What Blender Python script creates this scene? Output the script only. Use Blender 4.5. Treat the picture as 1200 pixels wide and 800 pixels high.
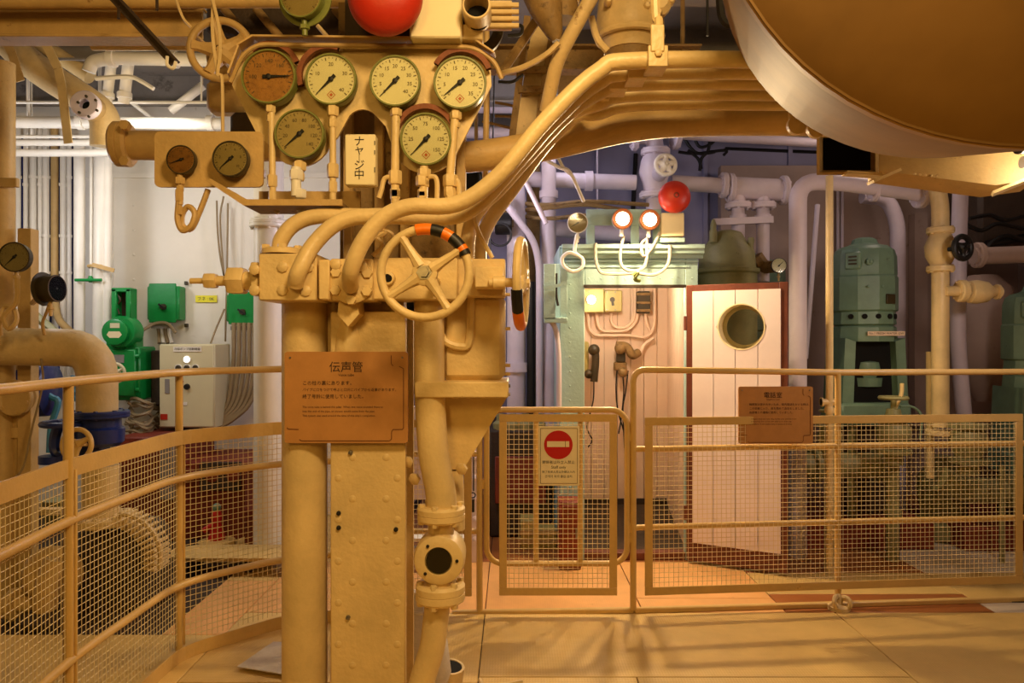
import bpy, bmesh, math, random
from mathutils import Vector as V, Matrix
random.seed(4)
SC = bpy.context.scene
for _o in list(bpy.data.objects):
    bpy.data.objects.remove(_o)

# ---------------------------------------------------------------- camera
F = 870.0
EYE = 1.4
cam = bpy.data.cameras.new('camera')
cam.sensor_width = 36.0
cam.lens = 36.0 * F / 1200
cam.clip_start = 0.05
camo = bpy.data.objects.new('camera', cam)
camo.location = (0, 0, EYE)
camo.rotation_euler = (math.pi / 2, 0, 0)
SC.collection.objects.link(camo)
SC.camera = camo

# ---------------------------------------------------------------- world, lights, exposure
w = bpy.data.worlds.new('engine_room_air')
SC.world = w
w.use_nodes = True
w.node_tree.nodes['Background'].inputs[0].default_value = (1.0, 0.56, 0.18, 1)
w.node_tree.nodes['Background'].inputs[1].default_value = 0.035
SC.view_settings.view_transform = 'Standard'
SC.view_settings.look = 'None'
SC.view_settings.exposure = 0.0
SC.view_settings.gamma = 1.0
SC.view_settings.use_curve_mapping = False
SC.cycles.use_denoising = True
SC.cycles.max_bounces = 6
SC.cycles.sample_clamp_indirect = 4.0

WARM = (1.0, 0.66, 0.26)
def lamp(name, loc, power, color, radius=0.08, kind='POINT', target=None, size=0.5, spot=None):
    l = bpy.data.lights.new(name, kind)
    l.energy = power
    l.color = color
    if kind in ('POINT', 'SPOT'):
        l.shadow_soft_size = radius
    else:
        l.shape = 'DISK'
        l.size = size
    if kind == 'SPOT':
        l.spot_size = math.radians(spot or 100)
        l.spot_blend = 0.6
    o = bpy.data.objects.new(name, l)
    o.location = loc
    if target is not None:
        o.rotation_euler = (V(target) - V(loc)).to_track_quat('-Z', 'Y').to_euler()
    SC.collection.objects.link(o)
    return o
lamp('walkway_lamp', (0.35, 0.75, 3.0), 44, (1.0, 0.68, 0.30), kind='AREA', target=(-0.35, 2.6, 1.4), size=0.45)
lamp('warm_fill_light', (-0.9, -1.2, 2.7), 32, (1.0, 0.57, 0.13), kind='AREA', target=(0.0, 3.0, 0.9), size=0.9)  # unseen warm fill added behind the camera
lamp('port_tube_lamp', (-2.35, 4.75, 2.75), 8, (1.0, 0.94, 0.86), kind='AREA', target=(-2.75, 6.0, 1.45), size=0.5)
lamp('conduit_fill_light', (-3.25, 4.7, 2.2), 20, (0.97, 0.96, 1.0), 0.15)  # unseen light set here to brighten the white conduits
lamp('port_low_light', (-2.1, 4.3, 2.6), 8, (1.0, 0.84, 0.55), 0.15)  # point light over the valve pit, no fixture built
lamp('centre_tube_lamp', (-0.3, 4.55, 2.25), 34, (0.98, 0.88, 1.0), 0.12)
lamp('centre_rear_lamp', (0.35, 5.3, 3.0), 9, (0.90, 0.85, 1.0), 0.15)
lamp('starboard_lamp', (2.9, 5.2, 3.2), 15, (1.0, 0.76, 0.64), 0.15)
lamp('door_fill_light', (2.6, 3.2, 1.98), 11, (1.0, 0.80, 0.70), kind='AREA', target=(1.3, 4.8, 1.1), size=0.3)  # unseen area light added under the duct to whiten the door
lamp('starboard_pump_light', (2.4, 4.5, 1.35), 2.5, (1.0, 0.70, 0.32), 0.2)  # bare point light among the pumps, no fixture built

# ---------------------------------------------------------------- helpers
def P(px, py, Y):
    """A measured image position with its own distance Y gives the world point."""
    return V(((px - 600) / F * Y, Y, EYE - (py - 400) / F * Y))
def S(n, Y): return n / F * Y
def PP(pts, Y=None):
    return [P(p[0], p[1], p[2] if len(p) > 2 else Y) for p in pts]

def frame(a):
    a = V(a).normalized()
    h = V((0, 0, 1)) if abs(a.z) < 0.9 else V((0, 1, 0))
    u = h.cross(a).normalized()
    return u, a.cross(u)

def bend(pts, rad, k=6):
    """round the corners of a polyline"""
    pts = [V(p) for p in pts]
    out = [pts[0]]
    for i in range(1, len(pts) - 1):
        a, b, c = pts[i - 1], pts[i], pts[i + 1]
        d = min(rad, (a - b).length * 0.49, (c - b).length * 0.49)
        p, q = b + (a - b).normalized() * d, b + (c - b).normalized() * d
        for j in range(k + 1):
            t = j / k
            out.append(p * (1 - t) ** 2 + b * 2 * t * (1 - t) + q * t * t)
    out.append(pts[-1])
    return out

def spline(pts, k=6):
    pts = [V(p) for p in pts]
    q = [pts[0] * 2 - pts[1]] + pts + [pts[-1] * 2 - pts[-2]]
    out = []
    for i in range(1, len(q) - 2):
        a, b, c, d = q[i - 1:i + 3]
        for j in range(k):
            t = j / k
            out.append(0.5 * ((2 * b) + (c - a) * t + (2 * a - 5 * b + 4 * c - d) * t * t + (3 * b - a - 3 * c + d) * t ** 3))
    out.append(pts[-1])
    return out

W = {}
class MB:
    def __init__(s, M=None):
        s.v, s.f, s.M = [], [], M
    def add(s, vs, fs):
        o = len(s.v)
        s.v += [(s.M @ V(v)) if s.M else V(v) for v in vs]
        s.f += [tuple(i + o for i in f) for f in fs]
        return s
    def box(s, c, size, b=0.0, R=None):
        c = V(c); h = [x / 2 for x in size]
        cs = [(sx, sy, sz) for sx in (-1, 1) for sy in (-1, 1) for sz in (-1, 1)]
        tr = (lambda p: c + R @ V(p)) if R else (lambda p: c + V(p))
        if not b:
            vs = [tr((a * h[0], d * h[1], e * h[2])) for a, d, e in cs]
            fs = [(0, 1, 3, 2), (4, 6, 7, 5), (0, 4, 5, 1), (2, 3, 7, 6), (0, 2, 6, 4), (1, 5, 7, 3)]
            return s.add(vs, fs)
        b = min(b, min(h) * 0.95)
        vs, idx = [], {}
        for c3 in cs:
            for ax in range(3):
                idx[c3, ax] = len(vs)
                vs.append(tr([c3[i] * (h[i] if i == ax else h[i] - b) for i in range(3)]))
        fs = []
        for ax in range(3):
            o1, o2 = [i for i in range(3) if i != ax]
            for sg in (-1, 1):
                r = []
                for p, q in ((-1, -1), (1, -1), (1, 1), (-1, 1)):
                    k = [0, 0, 0]; k[ax] = sg; k[o1] = p; k[o2] = q
                    r.append(idx[tuple(k), ax])
                fs.append(tuple(r))
            for p in (-1, 1):
                for q in (-1, 1):
                    k1 = [0, 0, 0]; k1[o1] = p; k1[o2] = q; k2 = k1[:]
                    k1[ax], k2[ax] = -1, 1
                    k1, k2 = tuple(k1), tuple(k2)
                    fs.append((idx[k1, o1], idx[k2, o1], idx[k2, o2], idx[k1, o2]))
        for c3 in cs:
            fs.append((idx[c3, 0], idx[c3, 1], idx[c3, 2]))
        return s.add(vs, fs)
    def span(s, lo, hi, b=0.0):
        lo, hi = V(lo), V(hi)
        return s.box((lo + hi) / 2, [abs(x) for x in (hi - lo)], b)
    def bar(s, p, q, wd, th, up=(0, 0, 1), b=0.0):
        """flat bar from p to q: wd along the up direction, th across"""
        p, q = V(p), V(q)
        x = (q - p).normalized(); z = V(up); z = (z - x * z.dot(x)).normalized(); y = z.cross(x)
        R = Matrix((x, y, z)).transposed()
        return s.box((p + q) / 2, ((q - p).length, th, wd), b, R)
    def lathe(s, o, ax, prof, n=20, a0=0.0, arc=None):
        o = V(o); ax = V(ax).normalized(); u, v = frame(ax)
        vs, fs = [], []
        m = n if arc is None else n + 1
        for t, r in prof:
            for i in range(m):
                a = a0 + (2 * math.pi * i / n if arc is None else arc * i / n)
                vs.append(o + ax * t + (u * math.cos(a) + v * math.sin(a)) * max(r, 1e-5))
        for j in range(len(prof) - 1):
            for i in range(n):
                k = (i + 1) % m
                fs.append((j * m + i, j * m + k, (j + 1) * m + k, (j + 1) * m + i))
        if arc is None:
            shut = abs(prof[0][0] - prof[-1][0]) + abs(prof[0][1] - prof[-1][1]) < 1e-6
            if prof[0][1] > 1e-4 and not shut: fs.append(tuple(range(n))[::-1])
            if prof[-1][1] > 1e-4 and not shut: fs.append(tuple((len(prof) - 1) * m + i for i in range(n)))
        return s.add(vs, fs)
    def cyl(s, p, q, r, r2=None, n=14, b=0.0):
        p, q = V(p), V(q); L = (q - p).length; r2 = r if r2 is None else r2
        pr = [(0, r), (L, r2)] if not b else [(0, r - b), (b, r), (L - b, r2), (L, r2 - b)]
        return s.lathe(p, q - p, pr, n)
    def ring(s, o, ax, ri, ro, t, n=24, b=0.0):
        pr = [(0, ri), (0, ro - b), (b, ro), (t - b, ro), (t, ro - b), (t, ri), (0, ri)]
        return s.lathe(o, ax, pr, n)
    def torus(s, o, ax, R, r, n=32, m=8, a0=0.0, arc=None):
        pr = [(r * math.sin(2 * math.pi * j / m), R + r * math.cos(2 * math.pi * j / m)) for j in range(m + 1)]
        return s.lathe(o, ax, pr, n, a0, arc)
    def ball(s, o, r, n=14, m=8, ax=(0, 0, 1), sq=1.0):
        pr = [(-r * sq * math.cos(math.pi * j / m), r * math.sin(math.pi * j / m)) for j in range(m + 1)]
        return s.lathe(o, ax, pr, n)
    def tube(s, pts, r, n=10, closed=False):
        pts = [V(p) for p in pts]
        k = len(pts)
        rs = r if isinstance(r, (list, tuple)) else [r] * k
        t0 = (pts[1] - pts[0]).normalized(); u, v = frame(t0)
        vs, fs = [], []
        prev = t0
        for i, p in enumerate(pts):
            a = pts[max(i - 1, 0)]; b = pts[min(i + 1, k - 1)]
            if closed: a, b = pts[(i - 1) % k], pts[(i + 1) % k]
            t = (b - a)
            t = t.normalized() if t.length > 1e-9 else prev
            q = prev.rotation_difference(t)
            u = q @ u
            u = (u - t * u.dot(t)).normalized(); v = t.cross(u); prev = t
            for j in range(n):
                an = 2 * math.pi * j / n
                vs.append(p + (u * math.cos(an) + v * math.sin(an)) * rs[i])
        for i in range(k if closed else k - 1):
            i2 = (i + 1) % k
            for j in range(n):
                j2 = (j + 1) % n
                fs.append((i * n + j, i * n + j2, i2 * n + j2, i2 * n + j))
        if not closed:
            fs.append(tuple(range(n))[::-1]); fs.append(tuple((k - 1) * n + j for j in range(n)))
        return s.add(vs, fs)
    def prism(s, poly, o, u, v, wv):
        o, u, v, wv = V(o), V(u), V(v), V(wv)
        k = len(poly)
        a = [o + u * x + v * y for x, y in poly]
        b = [p + wv for p in a]
        fs = [tuple(range(k)), tuple(range(2 * k - 1, k - 1, -1))]
        fs += [(i, (i + 1) % k, k + (i + 1) % k, k + i) for i in range(k)]
        return s.add(a + b, fs)
    def build(s, name, m, parent=None, kind=None, label=None, ang=42, origin=None):
        lo = V([min(p[i] for p in s.v) for i in range(3)]); hi = V([max(p[i] for p in s.v) for i in range(3)])
        c = V(origin) if origin is not None else (lo + hi) / 2
        me = bpy.data.meshes.new(name)
        me.from_pydata([p - c for p in s.v], [], s.f)
        bm = bmesh.new(); bm.from_mesh(me)
        bmesh.ops.recalc_face_normals(bm, faces=bm.faces)
        bm.to_mesh(me); bm.free()
        me.shade_smooth()
        me.set_sharp_from_angle(angle=math.radians(ang))
        me.materials.append(m)
        return link(name, me, c, parent, kind, label)

def link(name, me, c, parent=None, kind=None, label=None):
    ob = bpy.data.objects.new(name, me)
    SC.collection.objects.link(ob)
    if parent is not None:
        ob.parent = parent
        ob.location = c - W[parent.name]
    else:
        ob.location = c
    W[ob.name] = V(c)
    if kind: ob['kind'] = kind
    if label: ob['label'] = label
    return ob

def thing(name, label, cat, loc, group=None):
    o = bpy.data.objects.new(name, None)
    o.empty_display_size = 0.05
    SC.collection.objects.link(o)
    o.location = loc
    W[o.name] = V(loc)
    return tag(o, label, cat, group)
def tag(o, label, cat, group=None):
    o['label'] = label; o['category'] = cat
    if group: o['group'] = group
    return o

def again(src, c, parent, name=None):
    """one more piece that shares the mesh of src"""
    return link(name or src.name.split('.')[0], src.data, V(c), parent)

def hang(root, pts, m=None, r=.007):
    """thin hanger rods from points on an overhead thing up to the ceiling"""
    for p in pts:
        MB().cyl(V(p), V((p[0], p[1], 3.46)), r, n=6).build('hanger_rod', m or CREAM2, root)
def text(body, size, c, m, parent, name='lettering', u=(1, 0, 0), v=(0, 0, 1), align='CENTER', gap=1.0, track=1.0, kind=None):
    cu = bpy.data.curves.new('lettering', 'FONT')
    cu.body = body; cu.size = size; cu.align_x = align; cu.align_y = 'CENTER'
    cu.resolution_u = 2; cu.space_line = gap; cu.space_character = track
    to = bpy.data.objects.new('lettering', cu)
    SC.collection.objects.link(to)
    bpy.context.view_layer.update()
    me = bpy.data.meshes.new_from_object(to.evaluated_get(bpy.context.evaluated_depsgraph_get()))
    bpy.data.objects.remove(to); bpy.data.curves.remove(cu)
    b = MB()
    u, v = V(u).normalized(), V(v).normalized()
    b.add([V(c) + u * p.co.x + v * p.co.y for p in me.vertices], [tuple(p.vertices) for p in me.polygons])
    bpy.data.meshes.remove(me)
    return b.build(name, m, parent, kind)

# ---------------------------------------------------------------- materials
def lin(h):
    h = h.lstrip('#')
    return tuple((c / 12.92 if c <= 0.04045 else ((c + 0.055) / 1.055) ** 2.4) for c in (int(h[i:i + 2], 16) / 255 for i in (0, 2, 4))) + (1,)
def paint(name, hx, rough=0.45, var=0.22, scale=5.0, rust=None, amount=0.35, bump=0.12, metal=0.0, fine=60.0, coat=0.0):
    m = bpy.data.materials.new(name); m.use_nodes = True
    t = m.node_tree; N = t.nodes; L = t.links
    b = N['Principled BSDF']
    b.inputs['Roughness'].default_value = rough
    b.inputs['Metallic'].default_value = metal
    if coat: b.inputs['Coat Weight'].default_value = coat
    tc = N.new('ShaderNodeTexCoord')
    n1 = N.new('ShaderNodeTexNoise'); n1.inputs['Scale'].default_value = scale; n1.inputs['Detail'].default_value = 5; n1.inputs['Roughness'].default_value = 0.65
    L.new(tc.outputs['Object'], n1.inputs['Vector'])
    mx = N.new('ShaderNodeMix'); mx.data_type = 'RGBA'
    c = lin(hx)
    mx.inputs[6].default_value = tuple(x * (1 - var) for x in c[:3]) + (1,)
    mx.inputs[7].default_value = tuple(min(1, x * (1 + var * 0.45)) for x in c[:3]) + (1,)
    mr = N.new('ShaderNodeMapRange'); mr.inputs[1].default_value = 0.3; mr.inputs[2].default_value = 0.7
    L.new(n1.outputs['Fac'], mr.inputs[0]); L.new(mr.outputs[0], mx.inputs[0])
    out = mx.outputs[2]
    if rust:
        n2 = N.new('ShaderNodeTexNoise'); n2.inputs['Scale'].default_value = scale * 2.6; n2.inputs['Detail'].default_value = 8; n2.inputs['Roughness'].default_value = 0.72
        mp = N.new('ShaderNodeMapping'); mp.inputs['Location'].default_value = (3.1, 7.7, 1.3)
        L.new(tc.outputs['Object'], mp.inputs[0]); L.new(mp.outputs[0], n2.inputs['Vector'])
        r2 = N.new('ShaderNodeMapRange'); r2.inputs[1].default_value = 0.72 - amount * 0.4; r2.inputs[2].default_value = 0.80 - amount * 0.25
        L.new(n2.outputs['Fac'], r2.inputs[0])
        m2 = N.new('ShaderNodeMix'); m2.data_type = 'RGBA'
        L.new(r2.outputs[0], m2.inputs[0]); L.new(out, m2.inputs[6]); m2.inputs[7].default_value = lin(rust)
        out = m2.outputs[2]
    L.new(out, b.inputs['Base Color'])
    if bump:
        n3 = N.new('ShaderNodeTexNoise'); n3.inputs['Scale'].default_value = fine; n3.inputs['Detail'].default_value = 3
        L.new(tc.outputs['Object'], n3.inputs['Vector'])
        ad = N.new('ShaderNodeMath'); ad.operation = 'ADD'
        L.new(n3.outputs['Fac'], ad.inputs[0]); L.new(n1.outputs['Fac'], ad.inputs[1])
        bp = N.new('ShaderNodeBump'); bp.inputs['Strength'].default_value = bump; bp.inputs['Distance'].default_value = 0.01
        L.new(ad.outputs[0], bp.inputs['Height']); L.new(bp.outputs[0], b.inputs['Normal'])
    return m
def glow(name, color, strength):
    m = bpy.data.materials.new(name); m.use_nodes = True
    b = m.node_tree.nodes['Principled BSDF']
    b.inputs['Base Color'].default_value = color + (1,)
    b.inputs['Emission Color'].default_value = color + (1,)
    b.inputs['Emission Strength'].default_value = strength
    return m
def glazing(name):
    m = bpy.data.materials.new(name); m.use_nodes = True
    t = m.node_tree; N = t.nodes; L = t.links
    N.remove(N['Principled BSDF'])
    tr = N.new('ShaderNodeBsdfTransparent'); tr.inputs[0].default_value = (0.95, 0.96, 0.93, 1)
    gl = N.new('ShaderNodeBsdfGlossy'); gl.inputs['Roughness'].default_value = 0.06
    fr = N.new('ShaderNodeFresnel'); fr.inputs[0].default_value = 1.45
    mx = N.new('ShaderNodeMixShader')
    L.new(fr.outputs[0], mx.inputs[0]); L.new(tr.outputs[0], mx.inputs[1]); L.new(gl.outputs[0], mx.inputs[2])
    L.new(mx.outputs[0], N['Material Output'].inputs[0])
    return m

CREAM = paint('cream_paint', 'E2C68C', 0.42, 0.22, 4, rust='8A5A2C', amount=0.14, bump=0.2)
CREAM2 = paint('old_cream_paint', 'D8BC86', 0.5, 0.22, 6, rust='74481F', amount=0.22, bump=0.2)
TANKBAND = paint('tank_band_paint', '9A7238', 0.6, 0.25, 3, bump=0.1)
TAN = paint('tan_paint', 'C6A469', 0.5, 0.22, 5, rust='6B4018', amount=0.2, bump=0.2)
TANK = paint('varnished_tank_paint', '86622C', 0.62, 0.32, 2.2, rust='5E3A14', amount=0.12, bump=0.1, fine=14)
BROWNISH = paint('grimy_brown_paint', '8F7142', 0.65, 0.35, 9, rust='3A2412', amount=0.4, bump=0.3)
DARKBROWN = paint('dark_brown_iron', '3A2A1C', 0.7, 0.35, 7, bump=0.3)
WHITE = paint('white_paint', 'EFE9DC', 0.38, 0.10, 3, rust='B8A78A', amount=0.12, bump=0.08)
WHITEWALL = paint('white_bulkhead_paint', 'EDE7DA', 0.5, 0.10, 1.4, rust='B9A68A', amount=0.16, bump=0.12, fine=8)
LILAC = paint('pale_lilac_paint', 'D8CBD6', 0.45, 0.14, 3, rust='8E776C', amount=0.14, bump=0.1)
LILACWALL = paint('lilac_grey_bulkhead_paint', 'A9A6C8', 0.6, 0.16, 1.2, rust='6F6470', amount=0.2, bump=0.12, fine=10)
DIMWALL = paint('dusty_rose_bulkhead_paint', 'B49C90', 0.6, 0.22, 1.2, rust='6B5240', amount=0.25, bump=0.12, fine=10)
CEIL = paint('grey_deckhead_paint', '8E8883', 0.65, 0.3, 1.5, rust='3E352E', amount=0.35, bump=0.2)
MINT = paint('pale_mint_paint', 'A8C6C2', 0.4, 0.16, 5, rust='7C8A70', amount=0.16, bump=0.16)
GREEN = paint('bright_green_paint', '0F8A3E', 0.35, 0.16, 8, bump=0.06)
MOTOR = paint('sea_green_machine_paint', '728F7A', 0.4, 0.2, 6, rust='3F5546', amount=0.2, bump=0.1)
OLIVE = paint('dull_olive_paint', '8E8A5C', 0.5, 0.28, 6, rust='423A20', amount=0.25, bump=0.15)
RED = paint('red_enamel', 'BC2C16', 0.42, 0.16, 6, rust='8A2412', amount=0.15, bump=0.06)
REDLEAD = paint('red_oxide_paint', '7E2E1A', 0.55, 0.3, 5, rust='3A1A10', amount=0.2, bump=0.15)
BROWN = paint('red_brown_timber', '6C3422', 0.5, 0.3, 9, rust='3E1C10', amount=0.2, bump=0.15)
BLUE = paint('navy_valve_paint', '1B2A6C', 0.35, 0.2, 7, bump=0.1)
LBLUE = paint('light_blue_hose', '3A86B0', 0.4, 0.15, 7, bump=0.05)
BLACK = paint('black_rubber', '0E0C0A', 0.5, 0.2, 8, bump=0.05)
VOID = paint('shade_black', '040303', 0.95, 0.1, 4, bump=0)  # flat black puts the shade of openings and slits into the colour
ORANGE = paint('orange_tape', 'F07A14', 0.35, 0.12, 12, bump=0.08)
BOXC = paint('ivory_cabinet_paint', 'D8CFA8', 0.42, 0.06, 3, bump=0.03)
SIGNW = paint('brown_sign_board', 'BA844A', 0.45, 0.10, 14, bump=0.05)
DIALINK = paint('faded_dial_ink', '5E4C30', 0.6, 0.05, 5, bump=0)
INK = paint('dark_brown_ink', '2E170A', 0.6, 0.05, 5, bump=0)
KINK = paint('black_ink', '120D0A', 0.6, 0.05, 5, bump=0)
GROOVE = paint('sign_groove_ink', '6A3C16', 0.6, 0.05, 5, bump=0)
IVORY = paint('ivory_board', 'EBDCB0', 0.45, 0.06, 5, bump=0.02)
SIGNRED = paint('sign_red', 'C01818', 0.4, 0.04, 5, bump=0)
YELLOW = paint('yellow_tape', 'F2E82A', 0.45, 0.06, 9, bump=0.02)
DIAL = paint('cream_dial', 'E8DCA8', 0.4, 0.08, 12, rust='C8B070', amount=0.2, bump=0)
DIALOLD = paint('aged_dial', 'B39A5E', 0.45, 0.16, 14, rust='7C5A28', amount=0.3, bump=0)
DIALRUST = paint('rusted_dial', 'B47A34', 0.55, 0.3, 30, rust='7A4418', amount=0.45, bump=0.05)
DIALDARK = paint('dark_dial', '9A8658', 0.5, 0.2, 12, bump=0)
GCASE = paint('yellow_green_case', '757C3A', 0.4, 0.25, 12, rust='5A5420', amount=0.25, bump=0.08)
DCASE = paint('dark_bronze_case', '3A3018', 0.45, 0.25, 10, bump=0.1)
RUSTY = paint('rust_brown', '8A4E2C', 0.7, 0.35, 16, bump=0.25)
STEEL = paint('bare_steel', '8A8680', 0.35, 0.15, 10, metal=0.8, bump=0.05)
CABLEW = paint('grey_white_cable', 'BEB4A2', 0.5, 0.1, 8, bump=0.03)
COPPER = paint('copper_rim', 'B86A3A', 0.35, 0.15, 10, metal=0.5, bump=0.05)
PEACH = paint('cream_boarding', 'EBCFB4', 0.5, 0.10, 2.5, bump=0.05)
BOXYEL = paint('olive_yellow_enamel', 'B8A860', 0.4, 0.15, 8, rust='6A5A28', amount=0.2, bump=0.08)
RAIL = paint('ochre_rail_paint', 'D2AC66', 0.36, 0.14, 5, rust='8A5A22', amount=0.12, bump=0.14)
WIRE = paint('ochre_wire_paint', 'E2CC98', 0.45, 0.1, 5, bump=0)
CABLE = paint('tan_cable', '94805E', 0.55, 0.2, 6, bump=0.05)
CANVAS = paint('grey_white_canvas', 'CFC4B8', 0.8, 0.14, 12, bump=0.35, fine=40)
DOORW = paint('door_white_paint', 'F0E0DC', 0.42, 0.08, 3, rust='A88A7C', amount=0.08, bump=0.06)
GLASS = glazing('clear_glass')
LAMPGLOW = glow('lamp_glow', (1.0, 0.86, 0.62), 26)
PILOT = glow('pilot_lamp_glow', (1.0, 0.95, 0.85), 3)
# deck plates: paint with raised tread
def deck(name, hx, rust, amt, tread=0.35):
    m = paint(name, hx, 0.42, 0.2, 2.2, rust=rust, amount=amt, bump=0)
    t = m.node_tree; N = t.nodes; L = t.links; b = N['Principled BSDF']
    tc = N.new('ShaderNodeTexCoord'); sp = N.new('ShaderNodeSeparateXYZ'); L.new(tc.outputs['Object'], sp.inputs[0])
    def op(o, a, c):
        n = N.new('ShaderNodeMath'); n.operation = o
        for i, q in enumerate((a, c)):
            if q is None: continue
            if isinstance(q, (int, float)): n.inputs[i].default_value = q
            else: L.new(q, n.inputs[i])
        return n.outputs[0]
    k = 2 * math.pi / 0.024
    p = op('SINE', op('MULTIPLY', op('ADD', sp.outputs[0], sp.outputs[1]), k), None)
    q = op('SINE', op('MULTIPLY', op('SUBTRACT', sp.outputs[0], sp.outputs[1]), k), None)
    h = op('MAXIMUM', op('MULTIPLY', p, q), 0.1)
    bp = N.new('ShaderNodeBump'); bp.inputs['Strength'].default_value = tread; bp.inputs['Distance'].default_value = 0.004
    L.new(h, bp.inputs['Height']); L.new(bp.outputs[0], b.inputs['Normal'])
    return m
DECK = deck('yellow_deck_paint', 'D8B46C', '9A6A30', 0.16)
DECK2 = deck('worn_orange_deck_paint', 'E6AC68', '8A5426', 0.2, 0.15)
DECKRED = deck('red_brown_deck_paint', 'A0602E', '5E3418', 0.3, 0.25)
DECKWHITE = deck('pale_deck_paint', 'D8C8B0', '8A7458', 0.2, 0.15)

# ---------------------------------------------------------------- kits of parts
def bolts_on(parent, c, ax, R, n, r, L, m, a0=0.0):
    u, v = frame(ax); ax = V(ax).normalized(); first = None
    for i in range(n):
        a = a0 + 2 * math.pi * i / n
        p = V(c) + (u * math.cos(a) + v * math.sin(a)) * R
        if first is None:
            first = MB().lathe(p - ax * L / 2, ax, [(0, r * 0.9), (r * 0.2, r), (L - r * 0.2, r), (L, r * 0.9)], 6).build('bolt', m, parent)
        else:
            again(first, p, parent, 'bolt')
def flange(parent, c, ax, R, t, m, nb=6, br=None, ri=0.0):
    ax = V(ax).normalized()
    o = V(c) - ax * t / 2
    b = MB()
    bv = t * 0.15
    if ri: b.ring(o, ax, ri, R, t, 28, bv)
    else: b.lathe(o, ax, [(0, R - bv), (bv, R), (t * 0.47, R), (t * 0.5, R * 0.97), (t * 0.53, R), (t - bv, R), (t, R - bv)], 28)
    f = b.build('flange', m, parent)
    if nb: bolts_on(f, c, ax, R * 0.82, nb, br or R * 0.12, t * 1.32, m, 0.3)
    return f
def pipe(label, pts, r, m, name='steel_pipe', cat='pipe', flanges=(), rad=None, group=None, n=12, nb=6, collars=(), smooth=False):
    pts = [V(p) for p in pts]
    for i, j in ((0, 1), (-1, -2)):            # uprights that end just above the deck stand on it
        d = pts[i] - pts[j]
        if 0.0 < pts[i].z < 0.42 and d.z < 0 and abs(d.z) > 3 * math.hypot(d.x, d.y): pts[i].z = 0.0
    root = thing(name, label, cat, min(pts, key=lambda p: p.z), group)
    path = spline(pts) if smooth else (bend(pts, rad if rad else r * 3) if len(pts) > 2 else pts)
    MB().tube(path, r, n).build('pipe_run', m, root)
    for fl in flanges:
        c, ax = fl[0], fl[1]
        R = fl[2] if len(fl) > 2 else r * 1.7
        t = fl[3] if len(fl) > 3 else r * 0.7
        flange(root, c, ax, R, t, m, nb)
    for c, ax in collars:
        ax = V(ax).normalized()
        MB().lathe(V(c) - ax * r * 0.5, ax, [(0, r * 1.02), (0, r * 1.3), (r, r * 1.3), (r, r * 1.02)], n).build('collar', m, root)
    return root
def line(label, pts, r, m, name='cable', cat='cable', group=None, n=6, smooth=True, rad=0.05):
    o = MB().tube(spline(pts, 5) if smooth and len(pts) > 2 else (bend(pts, rad) if len(pts) > 2 else pts), r, n).build(name, m)
    return tag(o, label, cat, group)
def wheel(label, c, ax, R, r, m, ns=4, a0=0.78, hub=None, stem=0.0, stem_r=None, spoke=None, name='handwheel', nut=None, parent=None, tape=None, dish=0.0):
    ax = V(ax).normalized(); u, v = frame(ax); c = V(c)
    root = thing(name, label, 'handwheel', c - ax * stem) if parent is None else parent
    hub = hub or R * 0.2
    MB().torus(c, ax, R, r, 44, 10).build('rim', m, root)
    sw = spoke or r * 1.1
    for i in range(ns):
        a = a0 + 2 * math.pi * i / ns
        d = u * math.cos(a) + v * math.sin(a)
        q = d.cross(ax)
        b = MB()
        p0, p1 = c - ax * dish + d * hub * 0.6, c + d * (R - r * 0.4)
        b.tube([p0, p0.lerp(p1, .35), p0.lerp(p1, .75), p1], [sw * 1.9, sw * 1.3, sw * 1.0, sw * 1.25], 8)
        b.build('spoke', m, root)
    MB().lathe(c - ax * (dish + r * 1.2), ax, [(0, hub * .8), (r * .4, hub), (r * 2.0, hub), (r * 2.4, hub * .8)], 20).build('hub', m, root)
    nm = nut or m
    MB().lathe(c - ax * dish + ax * r * 1.1, ax, [(0, hub * .62), (r * .25, hub * .62), (r * .25, hub * .42), (r * .9, hub * .4)], 6).build('nut', nm, root)
    if stem:
        MB().cyl(c - ax * (stem), c - ax * (dish + r), stem_r or hub * .4, n=12).build('stem', m, root)
    if tape:
        segs = tape
        for k, (a, b2, mt) in enumerate(segs):
            MB().torus(c, ax, R, r * 1.32, 8, 10, a, b2 - a).build('tape', mt, root, label='orange tape wound round the rim' if mt is ORANGE else 'black tape wound round the rim')
    return root
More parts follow.
